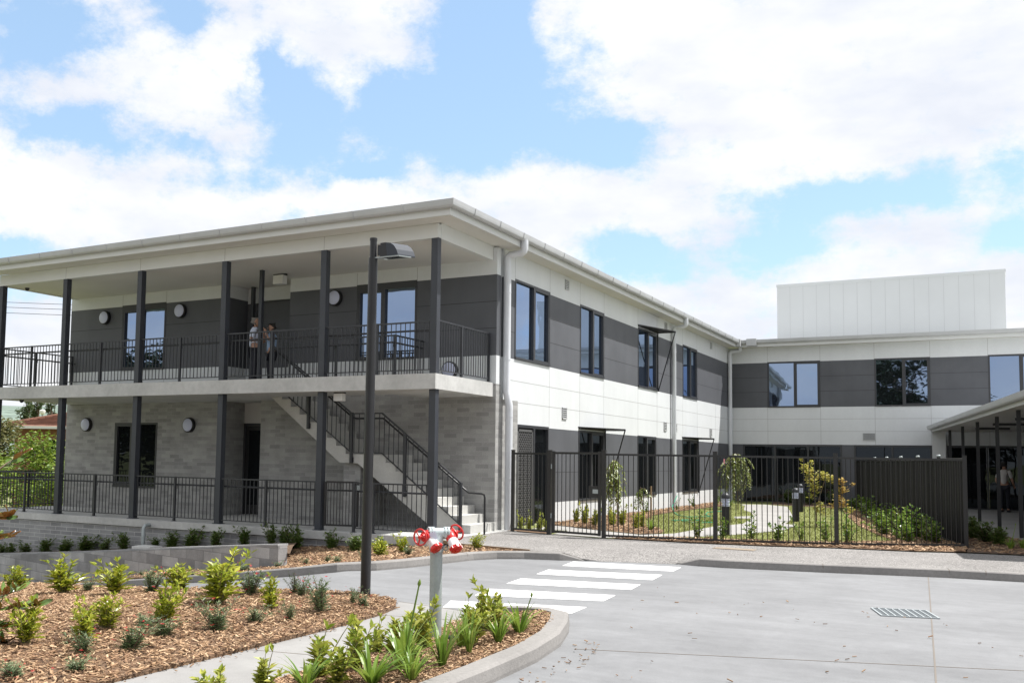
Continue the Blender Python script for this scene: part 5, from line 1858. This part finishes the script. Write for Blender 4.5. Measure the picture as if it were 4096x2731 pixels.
CYF = [(4.35, .62, .38, .34), (4.78, 1.0, .43, .32), (5.4, .9, .42, .38), (5.88, .95, .41, .34), (6.3, 1.2, .35, .24), (6.74, 1.5, .44, .36), (7.09, 1.7, .45, .42)]
for i, (x, y, h, w_) in enumerate(CYF):
    plant('gloss', i, 'shrub', 'young shrub just inside the front fence, %s from the gate' % ORD[i], 'shrub', 'row of young shrubs inside the fence', x, y, .015, h * 1.3, w_ * 1.7)
HED = [(5.38, 17.33, .42, .5), (5.89, 15.65, .40, .52), (6.45, 12.48, .38, .5), (6.98, 9.21, .38, .46), (7.35, 7.67, .46, .46), (7.75, 5.9, .44, .42), (8.0, 5.0, .44, .4), (8.2, 4.25, .44, .38), (8.45, 3.4, .40, .38), (8.62, 2.95, .42, .36), (7.9, 3.5, .46, .36), (7.2, 6.8, .42, .42), (6.7, 10.9, .40, .48), (6.2, 14.1, .40, .5), (7.55, 4.6, .38, .40), (8.15, 2.75, .36, .36)]
for i, (x, y, h, w_) in enumerate(sorted(HED, key=lambda q: -q[1])):
    plant('hedge', i, 'hedge_shrub', 'glossy shrub of the hedge along the dark sheet fence, %s from the far end' % ORD[i], 'shrub', 'glossy hedge along the sheet fence', x, y, .015, h * 1.3, w_ * 1.8)
OUTS = [(9.3, 5.14, .42, .42, 'dark bushy shrub right of the fence end, leftmost'), (9.53, 4.05, .37, .4, 'dark bushy shrub right of the fence end, middle'), (9.75, 3.3, .30, .34, 'dark low shrub right of the fence end, rightmost')]
for i, (x, y, h, w_, lab) in enumerate(OUTS):
    plant('dense', i + 1, 'shrub', lab, 'shrub', 'shrubs outside the sheet fence', x, y, .012, h * 1.3, w_ * 1.8)
for i, (x, y, h, w_, lab) in enumerate([(9.95, 2.3, .27, .4, 'grassy tuft in the bed before the porch, left'), (10.15, 2.5, .24, .36, 'grassy tuft in the bed before the porch, right')]):
    t = dup(SP[i % 3]); tag(t, lab, 'plant', 'grassy tufts before the porch'); t.name = 'grass_tuft'
    t.location = (x, y, .012); t.scale = (w_, w_, h); t.rotation_euler = (0, 0, 2 * i)
PLI = [(.53, 3.64, .35, .23), (.86, 3.32, .38, .25), (1.31, 2.82, .42, .28), (1.65, 3.14, .42, .28), (1.74, 3.6, .41, .25), (2.45, 2.46, .41, .3), (2.35, 3.2, .36, .24)]
for i, (x, y, h, w_) in enumerate(PLI):
    plant('isl', i, 'shrub', 'upright leafy shrub along the white plinth, %s from the gate' % ORD[i], 'shrub', 'leafy shrubs along the plinth', x, y, .015, h * 1.3, w_ * 1.8)
for i, (x, y, h, w_, lab) in enumerate([(2.85, 2.3, .28, .46, 'strap-leaved clump in front of the leafy plinth row'), (1.6, 15.2, .35, .7, 'strap-leaved clump under the far weeping tree')]):
    t = dup(SP[i % 3]); tag(t, lab, 'plant', 'strap-leaved clumps in the courtyard')
    t.location = (x, y, .015); t.scale = (w_, w_, h); t.rotation_euler = (0, 0, 2 * i)
for i, (x, y, h, w_) in enumerate([(.40, .50, .36, .26), (.62, .48, .40, .28), (.92, .36, .34, .26), (1.15, .25, .30, .22)]):
    plant('isl', i + 2, 'shrub', 'loose leafy shrub before the mesh door behind the short fence panel, %s from the left' % ORD[i], 'shrub', 'shrubs before the side door', x, y, .012, h * 1.1, w_ * 1.2)
for i, (x, y, h, w_) in enumerate([(.5, 9.5, .4, .3), (.7, 12.0, .4, .3), (.6, 14.5, .45, .35), (.8, 17.0, .5, .45)]):
    plant('gloss', i + 1, 'shrub', 'small shrub at the foot of the far plinth, %s from the gate' % ORD[i], 'shrub', 'shrubs along the far plinth', x, y, .015, h, w_)
for i, (x, y, h, w_) in enumerate([(2.6, 21.3, .6, .7), (3.4, 20.9, .5, .6), (4.3, 20.8, .7, .8)]):
    plant('dense', i, 'shrub', 'shaded dark shrub before the wing glazing, %s from the left' % ORD[i], 'shrub', 'shaded shrubs before the glazing', x, y, .015, h, w_)


# weeping standards, the golden tree and a stake
def weeping(name, label, x, y, H, Rr, n, seed, m='lf_weep', low=.35):
    rnd = random.Random(seed)
    t = thing(name, label, 'tree', (x, y, 0))
    tr = MB()
    tr.tube([(.03, 0, -.1), (.0, .01, H * .35), (-.05, 0, H * .7), (-.07, 0, H * .94)], [.017, .015, .013, .010], 7)
    lm = MB()
    for k in range(n):
        a = 6.283 * k / n + rnd.uniform(-.3, .3)
        rr_ = Rr * rnd.uniform(.25, 1) * (.7 + .45 * math.sin(a * 2 + seed))
        L_ = H * rnd.uniform(.18, 1 - low)
        p0 = Vector((-.07, 0, H * rnd.uniform(.74, .95)))
        p1 = p0 + Vector((math.cos(a) * rr_ * .6, math.sin(a) * rr_ * .6, H * .07))
        p2 = p0 + Vector((math.cos(a) * rr_, math.sin(a) * rr_, -L_ * .4))
        p3 = p2 + Vector((math.cos(a) * .03, math.sin(a) * .03, -L_ * .6))
        pts = [p0, p1, p2, p3]
        fine_ = []
        for i in range(10):
            u = i / 9
            q = ((1 - u) ** 3) * p0 + 3 * u * (1 - u) ** 2 * p1 + 3 * u * u * (1 - u) * p2 + u ** 3 * p3
            fine_.append(q)
        tr.tube(fine_, [.006] * 5 + [.004] * 5, 4)
        for j in range(34):
            u = .15 + .85 * j / 34
            i = min(8, int(u * 9)); q = fine_[i].lerp(fine_[i + 1], u * 9 - i)
            d = rdir(rnd, .2) + Vector((0, 0, -1.0))
            leaf(lm, q, d, rnd.uniform(.07, .125), .036, rnd, .2)
    tr.build('trunk', M['bark'], t, raw=True)
    lm.build('crown', M[m], t, raw=True)
    return t


weeping('weeping_tree', 'small weeping tree in front of the lower side windows', 1.96, 2.56, 1.70, .38, 34, 5)
weeping('weeping_tree', 'weeping tree beside the corner downpipe with a pink tag', 2.06, 14.6, 2.0, .66, 52, 6, low=.25)
m_ = MB(); m_.box(1.72, 1.76, 14.1, 14.11, 1.55, 1.72); tag(m_.build('plant_tag', M['tag']), 'pink tag hanging in the far weeping tree', 'plant tag')
t = weeping('weeping_sapling', 'thin young weeping sapling tied to a stake right of the near tree', 1.30, 6.6, .95, .22, 5, 8)
m_ = MB(); m_.box(1.50, 1.54, 6.6, 6.64, -.1, .92); tag(m_.build('stake', M['wood']), 'dark timber stake holding the thin weeping sapling', 'stake')
rnd = random.Random(77)
t = thing('golden_tree', 'small golden-leaved tree with orange shoots on the lawn', 'tree', (5.77, 6.68, 0))
tr = MB(); lm = MB(); lo_ = MB(); lf_ = MB()
def clump(c, r_, n, mb_):
    for k in range(n):
        v = Vector((rnd.gauss(0, 1), rnd.gauss(0, 1), rnd.gauss(0, 1))).normalized() * r_ * rnd.random() ** .5
        leaf(mb_, c + v, rdir(rnd, .5), rnd.uniform(.05, .085), .05, rnd, .15)
rv = Vector((.868, .496, 0))
base = Vector((0, 0, 0))
def arm(pts, r0):
    P = [Vector((0, 0, 0)) + rv * a + Vector((0, 0, z)) + Vector((-.4, .7, 0)) * b for (a, z, b) in pts]
    tr.tube(P, [r0 * (1 - .7 * i / (len(P) - 1)) for i in range(len(P))], 6)
    return P
arm([(0, -.1, 0), (.0, .5, 0), (-.08, 1.0, .02), (-.22, 1.45, .05), (-.32, 1.72, .05)], .02)
arm([(0, .35, 0), (.08, .8, -.05), (.2, 1.2, -.1), (.45, 1.28, -.1), (.62, 1.15, -.1), (.68, .8, -.1)], .015)
for (a, z, r_, n, gold) in ((-.34, 1.70, .06, 26, 1), (-.30, 1.50, .13, 80, 1), (-.08, 1.62, .06, 26, 1), (-.20, 1.40, .18, 140, 1), (-.14, 1.18, .18, 130, 1), (-.05, 1.0, .16, 100, 1), (.12, 1.32, .13, 80, 1), (.28, 1.27, .13, 90, 1),
                            (.46, 1.20, .12, 80, 1), (-.10, .78, .10, 40, 1), (.60, 1.15, .11, 80, 0), (.66, .95, .12, 90, 0), (.58, .75, .13, 80, 0), (.72, .62, .12, 70, 0), (.05, .5, .16, 90, 1), (.2, .42, .16, 80, 1), (.5, .52, .12, 60, 0), (1.0, 1.08, .05, 14, 0), (.85, .45, .12, 50, 1)):
    clump(rv * a + Vector((0, 0, z)) + Vector((-.4, .7, 0)) * rnd.uniform(-.15, .15), r_, n, lf_ if abs(a) > .9 else (lm if gold else lo_))
    if abs(a) > .9: tr.tube([rv * .66 + Vector((0, 0, .9)), rv * a + Vector((0, 0, z))], [.006, .003], 4)
tr.build('trunk', M['bark'], t, raw=True); lm.build('crown', M['lf_gold'], t, raw=True); lo_.build('orange_shoots', M['lf_orange'], t, raw=True); lf_.build('outer_shoot', M['lf_orange'], t, raw=True)

# hose on the lawn
m_ = MB()
hp = [(.30, 13.5, .45), (.5, 12.2, .12), (1.02, 10.6, .03), (1.5, 9.3, .02), (2.0, 8.5, .02), (2.5, 9.2, .02), (2.1, 10.2, .02), (1.8, 11.6, .02), (2.0, 12.8, .02)]
m_.tube(hp, .012, 6)
m_.tube([(2.35, 6.1, .02), (2.1, 6.6, .02), (2.5, 7.0, .02), (2.9, 6.7, .02), (3.3, 6.5, .02), (3.0, 6.0, .02), (2.5, 6.2, .03), (2.3, 6.9, .03), (2.8, 7.1, .03)], .012, 6)
tag(m_.build('garden_hose', M['hose'], None, smooth=True), 'green garden hose lying in loops on the lawn', 'hose')

# large-leaved tree at the left edge, leaves rust-coloured below
mm_ = leaf_mat('magnolia_two_sided', [(.05, .10, .02), (.12, .19, .04), (.16, .20, .05)], .2, .08)
nt = mm_.node_tree
bsdf = nt.nodes['Principled BSDF']
rgb = [n for n in nt.nodes if n.type == 'VALTORGB'][0]
gg = [n for n in nt.nodes if n.type == 'NEW_GEOMETRY'][0]
mx = nt.nodes.new('ShaderNodeMix'); mx.data_type = 'RGBA'
nt.links.new(gg.outputs['Backfacing'], mx.inputs[0]); nt.links.new(rgb.outputs[0], mx.inputs[6]); mx.inputs[7].default_value = (.27, .10, .03, 1)
nt.links.new(mx.outputs[2], bsdf.inputs['Base Color'])
t = thing('magnolia_tree', 'young tree with big glossy leaves rusty beneath, entering at the left edge', 'tree', (2.08, -14.29, bz(2.08)))
tr = MB(); lm = MB()
rnd = random.Random(12)
tr.tube([(0, 0, -.1), (.02, 0, .7), (.0, .02, 1.5), (.03, 0, 2.0)], [.03, .026, .02, .01], 7)
def spray(p, d, L_, n, r0=.008):
    p = Vector(p); d = Vector(d).normalized()
    tr.tube([p, p + d * L_ * .5 + Vector((0, 0, .01)), p + d * L_], [r0, r0 * .8, r0 * .5], 5)
    for k in range(n):
        u = .25 + .75 * k / (n - 1)
        q = p + d * L_ * u
        dd = (d * .7 + rdir(rnd, 1.0) * .9).normalized()
        leafbig(q, dd, rnd.uniform(.10, .15))
def leafbig(p, d, l):
    s_ = d.cross(Vector((0, 0, 1))).normalized()
    s_ = Matrix.Rotation(rnd.uniform(-.9, .9), 3, d) @ s_
    n_ = s_.cross(d)
    w_ = l * .42
    prof_ = [(0, .02), (.2, .32), (.45, .5), (.7, .42), (.9, .2), (1, .01)]
    vs = []
    for (a, b) in prof_: vs += [p + d * l * a - s_ * w_ * b + n_ * .03 * l, p + d * l * a - n_ * .04 * l * a, p + d * l * a + s_ * w_ * b + n_ * .03 * l]
    fs = []
    for i in range(len(prof_) - 1): fs += [(3 * i, 3 * i + 1, 3 * i + 4, 3 * i + 3), (3 * i + 1, 3 * i + 2, 3 * i + 5, 3 * i + 4)]
    lm.add(vs, fs)
spray((0, 0, .33), rv + Vector((0, 0, .14)), .50, 26)
spray((0, 0, .40), rv * .9 + Vector((0, 0, .35)) + Vector((-.2, .3, 0)), .30, 18)
spray((0, 0, .22), rv * .9 + Vector((0, 0, -.05)) + Vector((.2, -.3, 0)), .28, 18)
spray((0, 0, .05), rv * .9 + Vector((0, 0, .1)), .24, 12)
spray((0, 0, 1.12), rv + Vector((0, 0, .15)), .20, 14)
spray((0, 0, .95), rv + Vector((0, 0, .10)), .20, 12)
spray((0, 0, .7), -rv + Vector((0, 0, .3)), .5, 8)
spray((0, 0, 1.5), Vector((0, 1, .6)), .4, 8)
tr.build('trunk', M['bark'], t, raw=True); lm.build('crown', mm_, t, raw=True)


# ------------------------------------------------------------------ people
def skin(name, chain, mt, parent, sub=2):
    """chain: list of (xyz, radius, parent index); grown with the Skin modifier, then frozen"""
    me = bpy.data.meshes.new(name)
    me.from_pydata([c[0] for c in chain], [(i, c[2]) for i, c in enumerate(chain) if c[2] is not None], [])
    o = bpy.data.objects.new(name, me)
    COL.objects.link(o)
    sk = o.modifiers.new('skin', 'SKIN')
    sk.use_smooth_shade = True
    if not me.skin_vertices: me.skin_vertices.new(name='')
    for i, c in enumerate(chain):
        r_ = c[1]
        me.skin_vertices[0].data[i].radius = r_ if isinstance(r_, tuple) else (r_, r_)
    me.skin_vertices[0].data[0].use_root = True
    sb = o.modifiers.new('sub', 'SUBSURF')
    sb.levels = sub
    sb.render_levels = sub
    dg = bpy.context.evaluated_depsgraph_get()
    nm = bpy.data.meshes.new_from_object(o.evaluated_get(dg))
    o.modifiers.clear()
    o.data = nm
    nm.name = name
    nm.materials.clear()
    nm.materials.append(mt)
    for p in nm.polygons: p.use_smooth = True
    o.parent = parent
    return o


def person(label, loc, rz, H, shirt, hair, arms, bald=False, hold=None):
    """arms: ((elbow, hand) left, (elbow, hand) right) in body space, facing +x, heights for a 1.75 m body"""
    t = thing('person', label, 'person', loc, rz)
    k = H / 1.75
    V = lambda x, y, z: (x * k, y * k, z * k)
    Q = lambda r_: tuple(q * k for q in r_) if isinstance(r_, tuple) else r_ * k
    ch = [(V(0, 0, .95), Q((.12, .15)), None), (V(.01, 0, 1.12), Q((.10, .135)), 0), (V(.01, 0, 1.30), Q((.11, .165)), 1), (V(0, 0, 1.44), Q((.07, .10)), 2),
          (V(.01, 0, 1.50), Q(.052), 3), (V(.025, 0, 1.56), Q((.065, .062)), 4), (V(.03, 0, 1.635), Q((.092, .078)), 5), (V(.015, 0, 1.70), Q((.075, .066)), 6), (V(.01, 0, 1.735), Q(.035), 7)]
    def add(p, r_, par):
        ch.append((V(*p), Q(r_), par)); return len(ch) - 1
    for s_ in (1, -1):
        hip = add((0, .09 * s_, .88), .088, 0)
        kn = add((.02, .10 * s_, .48), .058, hip)
        an = add((-.01, .10 * s_, .09), .042, kn)
        add((.10, .11 * s_, .035), (.035, .032), an)
        sh = add((0, .17 * s_, 1.40), .058, 3)
        el, ha = arms[0 if s_ > 0 else 1]
        e = add(el, .042, sh)
        wpos = Vector(el).lerp(Vector(ha), .86)
        wr = add(tuple(wpos), .028, e)
        pm = add(ha, (.022, .038), wr)
        d = (Vector(ha) - Vector(el)).normalized()
        sd = d.cross(Vector((0, 0, 1))).normalized()
        for j, (o, l) in enumerate(((-.03, .07), (-.01, .082), (.01, .078), (.03, .062))):
            f1 = add(tuple(Vector(ha) + d * .045 + sd * o), .009, pm)
            add(tuple(Vector(ha) + d * (.045 + l * .6) + sd * o - Vector((0, 0, .03))), .0085, f1)
        th = add(tuple(wpos + d * .035 + Vector((0, 0, .03)) + sd * .01), .011, wr)
        add(tuple(wpos + d * .08 + Vector((0, 0, .05))), .009, th)
    body = skin('body', ch, M['skin'], t)
    # face: nose, ears, eyes and mouth welded as small features
    fm = MB()
    fm.add([V(.118, 0, 1.64), V(.142, 0, 1.60), V(.115, .016, 1.598), V(.115, -.016, 1.598)], [(0, 1, 2), (0, 3, 1), (1, 3, 2), (0, 2, 3)])
    for s_ in (1, -1):
        fm.lathe(V(.01, .078 * s_, 1.615), (0, s_, 0), [(0, .028 * k), (.012 * k, .024 * k)], 8)
    fm.build('nose_and_ears', M['skin'], body)
    em = MB()
    for s_ in (1, -1): em.lathe(V(.108, .03 * s_, 1.645), (1, 0, 0), [(0, .011 * k), (.006 * k, .006 * k)], 8)
    em.lathe(V(.104, 0, 1.568), (1, 0, 0), [(0, .018 * k), (.004 * k, .014 * k)], 8)
    em.build('eyes_and_mouth', M['hair_d'], body)
    # hair
    hr = [(V(-.01, 0, 1.66), Q((.090, .080)), None), (V(.0, 0, 1.71), Q((.084, .074)), 0), (V(.0, 0, 1.745), Q(.04), 1), (V(-.035, 0, 1.60), Q((.06, .066)), 0)]
    if bald: hr = [(V(-.012, 0, 1.64), Q((.080, .079)), None), (V(-.035, 0, 1.59), Q((.05, .060)), 0), (V(-.012, 0, 1.68), Q((.074, .066)), 0)]
    skin('hair', hr, hair, t)
    # shirt and trousers slightly larger than the body
    sh = [(V(0, 0, .93), Q((.135, .165)), None), (V(.01, 0, 1.12), Q((.115, .150)), 0), (V(.01, 0, 1.30), Q((.125, .178)), 1), (V(0, 0, 1.435), Q((.082, .112)), 2), (V(.005, 0, 1.475), Q(.06), 3)]
    for s_ in (1, -1):
        sh.append((V(0, .17 * s_, 1.40), Q(.07), 3)); i = len(sh) - 1
        el, ha = arms[0 if s_ > 0 else 1]
        sh.append((V(*Vector((0, .17 * s_, 1.40)).lerp(Vector(el), .8)), Q(.062), i))
    skin('shirt', sh, shirt, t)
    tr_ = [(V(0, 0, .94), Q((.132, .160)), None)]
    for s_ in (1, -1):
        tr_.append((V(0, .09 * s_, .86), Q(.10), 0)); i = len(tr_) - 1
        tr_.append((V(.02, .10 * s_, .48), Q(.072), i)); tr_.append((V(-.01, .10 * s_, .10), Q(.062), i + 1))
    skin('trousers', tr_, M['trous'], t)
    fm = MB()
    for s_ in (1, -1): fm.extrude([V(-.08, .11 * s_ - .045, 0.0), V(.17, .11 * s_ - .04, 0.0), V(.18, .11 * s_ + .02, 0.0), V(.14, .11 * s_ + .05, 0), V(-.08, .11 * s_ + .045, 0.0)], (0, 0, .07 * k))
    fm.build('shoes', M['black'], t)
    return t


face_r = math.atan2(.496, .868)
person('grey-haired person in a pale blue shirt and dark trousers standing on the balcony', (-6.56, -.55, 3.302), face_r, 1.80, M['shirt_w'], M['hair_g'],
       (((.10, .26, 1.12), (.34, .10, 1.22)), ((-.06, -.27, 1.12), (.24, -.12, 1.20))), bald=True)
p2 = person('dark-haired person in blue on the balcony raising a camera', (-6.10, -.45, 3.302), face_r + 3.6, 1.62, M['shirt_b'], M['hair_d'],
            (((.16, .24, 1.26), (.22, .06, 1.56)), ((.16, -.24, 1.26), (.22, -.06, 1.56))))
m_ = MB(); m_.box(.0, .07, -.07, .07, -.045, .045); m_.tube([(.07, 0, -.005), (.15, 0, -.005)], .035, 14); m_.box(.01, .05, -.03, .03, .045, .065)
cm_ = m_.build('camera_body', M['black']); cm_.location = p2.location + Matrix.Rotation(face_r + 3.6, 3, 'Z') @ Vector((.15, 0, 1.47)); cm_.rotation_euler = (0, 0, face_r + 3.6); cm_.name = 'handheld_camera'
tag(cm_, 'black camera held up by the dark-haired person on the balcony', 'camera')
person('person in an off-white shirt and dark trousers seen from behind in the porch', (10.0, 20.6, .012), R(75), 1.76, M['shirt_o'], M['hair_d'],
       (((-.02, .26, 1.10), (.16, .24, .92)), ((-.04, -.26, 1.10), (.12, -.26, .92))))


# ------------------------------------------------------------------ beyond the building
def tree(name, label, x, y, z0, H, Rr, trunk_h, mt, n, l, seed, group=None, shape='round', clumps=26):
    rnd = random.Random(seed)
    t = thing(name, label, 'tree', (x, y, z0), group=group)
    tr = MB(); lm = MB()
    tr.tube([(0, 0, -.3), (.05, 0, H * .3), (0, .05, H * .6), (0, 0, H * .9)], [H * .03, H * .024, H * .016, H * .006], 8)
    for k in range(clumps):
        if shape == 'column':
            u = (k + rnd.random()) / clumps
            c = Vector((rnd.gauss(0, Rr * .3), rnd.gauss(0, Rr * .3), trunk_h + (H - trunk_h) * u))
            cr_ = Rr * (.75 - .5 * u) * rnd.uniform(.7, 1.2)
        else:
            v = Vector((rnd.gauss(0, 1), rnd.gauss(0, 1), rnd.gauss(0, .9))).normalized() * rnd.random() ** .4
            c = Vector((v.x * Rr * .8, v.y * Rr * .8, trunk_h + (H - trunk_h) * (.5 + v.z * .42)))
            cr_ = Rr * rnd.uniform(.22, .42)
        tr.tube([(0, 0, min(c.z * .7, H * .7)), tuple(c)], [H * .010, H * .003], 5)
        for j in range(n // clumps):
            q = Vector((rnd.gauss(0, 1), rnd.gauss(0, 1), rnd.gauss(0, .8))).normalized() * cr_ * rnd.random() ** .45
            leaf(lm, c + q, rdir(rnd, .5), l * rnd.uniform(.6, 1.3), l * .5, rnd, .2, .2)
    tr.build('trunk', M['bark'], t, raw=True)
    lm.build('crown', M[mt], t, raw=True)
    return t


tree('leafy_tree', 'bright green leafy tree behind the left end of the verandah', -28.2, 10.5, -2.0, 4.25, 2.7, .5, 'lf_tree', 5200, .22, 4)
tree('leafy_tree', 'second bright green tree, lower, behind the ground-floor balustrade', -25.6, 9.0, -2.0, 3.4, 1.9, .3, 'lf_tree', 3000, .20, 9)
tree('olive_tree', 'feathery olive-brown tree at the left edge under the slab', -34.6, 12.3, -2.2, 6.6, 1.7, 1.2, 'lf_pine', 6000, .22, 14)
for i, (px, D, H) in enumerate(((-100.0, 0, 9.4), (0, 0, 9.2), (1, 0, 8.6))):
    pass
POP = [(-71.5, 43.2, 9.1), (-73.3, 45.6, 9.3), (-73.6, 47.7, 9.2)]
for i, (x, y, H) in enumerate(POP):
    tree('poplar', 'slender dark poplar in the distance at left, %s of three' % ORD[i], x, y, -2.6, H, 1.0, .3, 'lf_poplar', 4500, .26, 30 + i, group='distant poplars', shape='column', clumps=60)
# house with a tiled hip roof
hs = thing('house', 'low house with a hipped red tile roof behind the leafy tree', 'house', (-40.6, 24.2, -1.9), face_r)
m_ = MB(); m_.box(-3.6, 9, -3.4, 5, 0, 4.95); m_.build('wall', M['redbrick'], hs)
m_ = MB()
ez, rz_ = 5.0, 6.35
vs = [(-4.3, -4.2, ez), (9.7, -4.2, ez), (9.7, 5.8, ez), (-4.3, 5.8, ez), (.2, .8, rz_), (5.2, .8, rz_)]
m_.add(vs, [(0, 1, 5, 4), (1, 2, 5), (2, 3, 4, 5), (3, 0, 4), (3, 2, 1, 0)])
ro = m_.build('roof', M['tile'], hs)
m_ = MB()
for k in range(1, 14):      # courses of tiles as low ridges
    u = k / 14
    a = Vector(vs[0]).lerp(Vector(vs[4]), u); b = Vector(vs[1]).lerp(Vector(vs[5]), u)
    m_.bar(a + Vector((0, -.02, .03)), b + Vector((0, -.02, .03)), .10, .06)
    c = Vector(vs[3]).lerp(Vector(vs[4]), u)
    m_.bar(a + Vector((-.02, 0, .03)), c + Vector((-.02, 0, .03)), .10, .06)
for (i, j) in ((0, 4), (3, 4), (4, 5), (1, 5)): m_.bar(Vector(vs[i]) + Vector((0, 0, .06)), Vector(vs[j]) + Vector((0, 0, .06)), .2, .12)
m_.build('tile_courses', M['tile'], ro)
m_ = MB(); m_.bar((-4.35, -4.25, 4.93), (9.7, -4.25, 4.93), .12, .16); m_.bar((-4.35, -4.25, 4.93), (-4.35, 5.8, 4.93), .12, .16); m_.build('gutter', M['plain_white'], hs)
m_ = MB(); m_.box(-1.5, .3, -3.44, -3.38, 2.2, 4.2); m_.build('window', M['glassdim'], hs)
# timber paling fence and a pale lamp standard
pf = thing('paling_fence', 'weathered timber paling fence behind the leafy trees', 'fence')
m_ = MB()
for k in range(90):
    c = Vector((-34, 16, -2.2)) + rv * (.17 * k)
    m_.box(c.x - .07, c.x + .07, c.y - .012, c.y + .012, c.z, c.z + 1.55 + .03 * ((k * 7) % 3))
m_.build('palings', M['timber'], pf)
m_ = MB(); m_.bar(Vector((-34, 16.05, -.9)), Vector((-34, 16.05, -.9)) + rv * 15, .05, .09); m_.build('rail', M['timber'], pf)
t = thing('lamp_standard', 'pale lamp standard between the distant poplars', 'lamp post', (-57.6, 33.8, -2.4))
m_ = MB(); m_.tube([(0, 0, 0), (0, 0, 7.0)], .08, 10); m_.build('pole', M['galv'], t)
m_ = MB(); m_.lathe((0, 0, 7.0), (0, 0, 1), [(0, .10), (.1, .22), (.3, .25), (.4, .08)], 14); m_.build('head', M['plain_white'], t)
# overhead cables crossing behind the left end
for i, (z, lab) in enumerate(((9.05, 'highest overhead cable left of the building'), (8.80, 'middle overhead cable left of the building'), (8.52, 'lowest overhead cable left of the building'))):
    m_ = MB()
    P = []
    for k in range(17):
        u = k / 16
        P.append(Vector((-44, 5, z)) + rv * (u * 34) + Vector((0, 0, -.9 * 4 * u * (1 - u) * .5 + .5 - u * .5)))
    m_.tube(P, .012, 5)
    tag(m_.build('overhead_cable', M['wire']), lab, 'cable', 'overhead cables')
# hills
m_ = MB()
rnd = random.Random(3)
N = 70
vs = []
for i in range(N):
    a = -1.9 + 1.5 * i / (N - 1)
    h = 46 + 10 * math.sin(a * 7) + 6 * math.sin(a * 17 + 1) + rnd.uniform(-1, 1)
    d0, d1, d2 = 900, 1250, 1700
    for (d, q) in ((d0, 0), (d1, .72), (d2, 1.0)): vs.append((math.sin(a) * d, math.cos(a) * d, -6 + h * 2.05 * q))
m_.add(vs, [(3 * i + j, 3 * i + 3 + j, 3 * i + 4 + j, 3 * i + 1 + j) for i in range(N - 1) for j in (0, 1)])
o = m_.build('hills', M['hill']); o['kind'] = 'structure'
# trees across the street, mirrored in the windows
for i, (x, y, H, Rr, lab) in enumerate(((8.2, -44, 15, 7.0, 'broad dark evergreen across the street, mirrored in a wing window'), (-12, -44, 8, 6, 'lower evergreen across the street, mirrored in the glazing'), (-36, -27, 9, 7, 'evergreen beyond the street, mirrored in the brick-wall window'), (27, -48, 10, 5.5, 'rounded evergreen across the street, mirrored at the porch'))):
    tree('evergreen', lab, x, y, -.6, H, Rr, 1.0, 'lf_shade', 11000, .7, 60 + i, group='trees across the street', clumps=40)
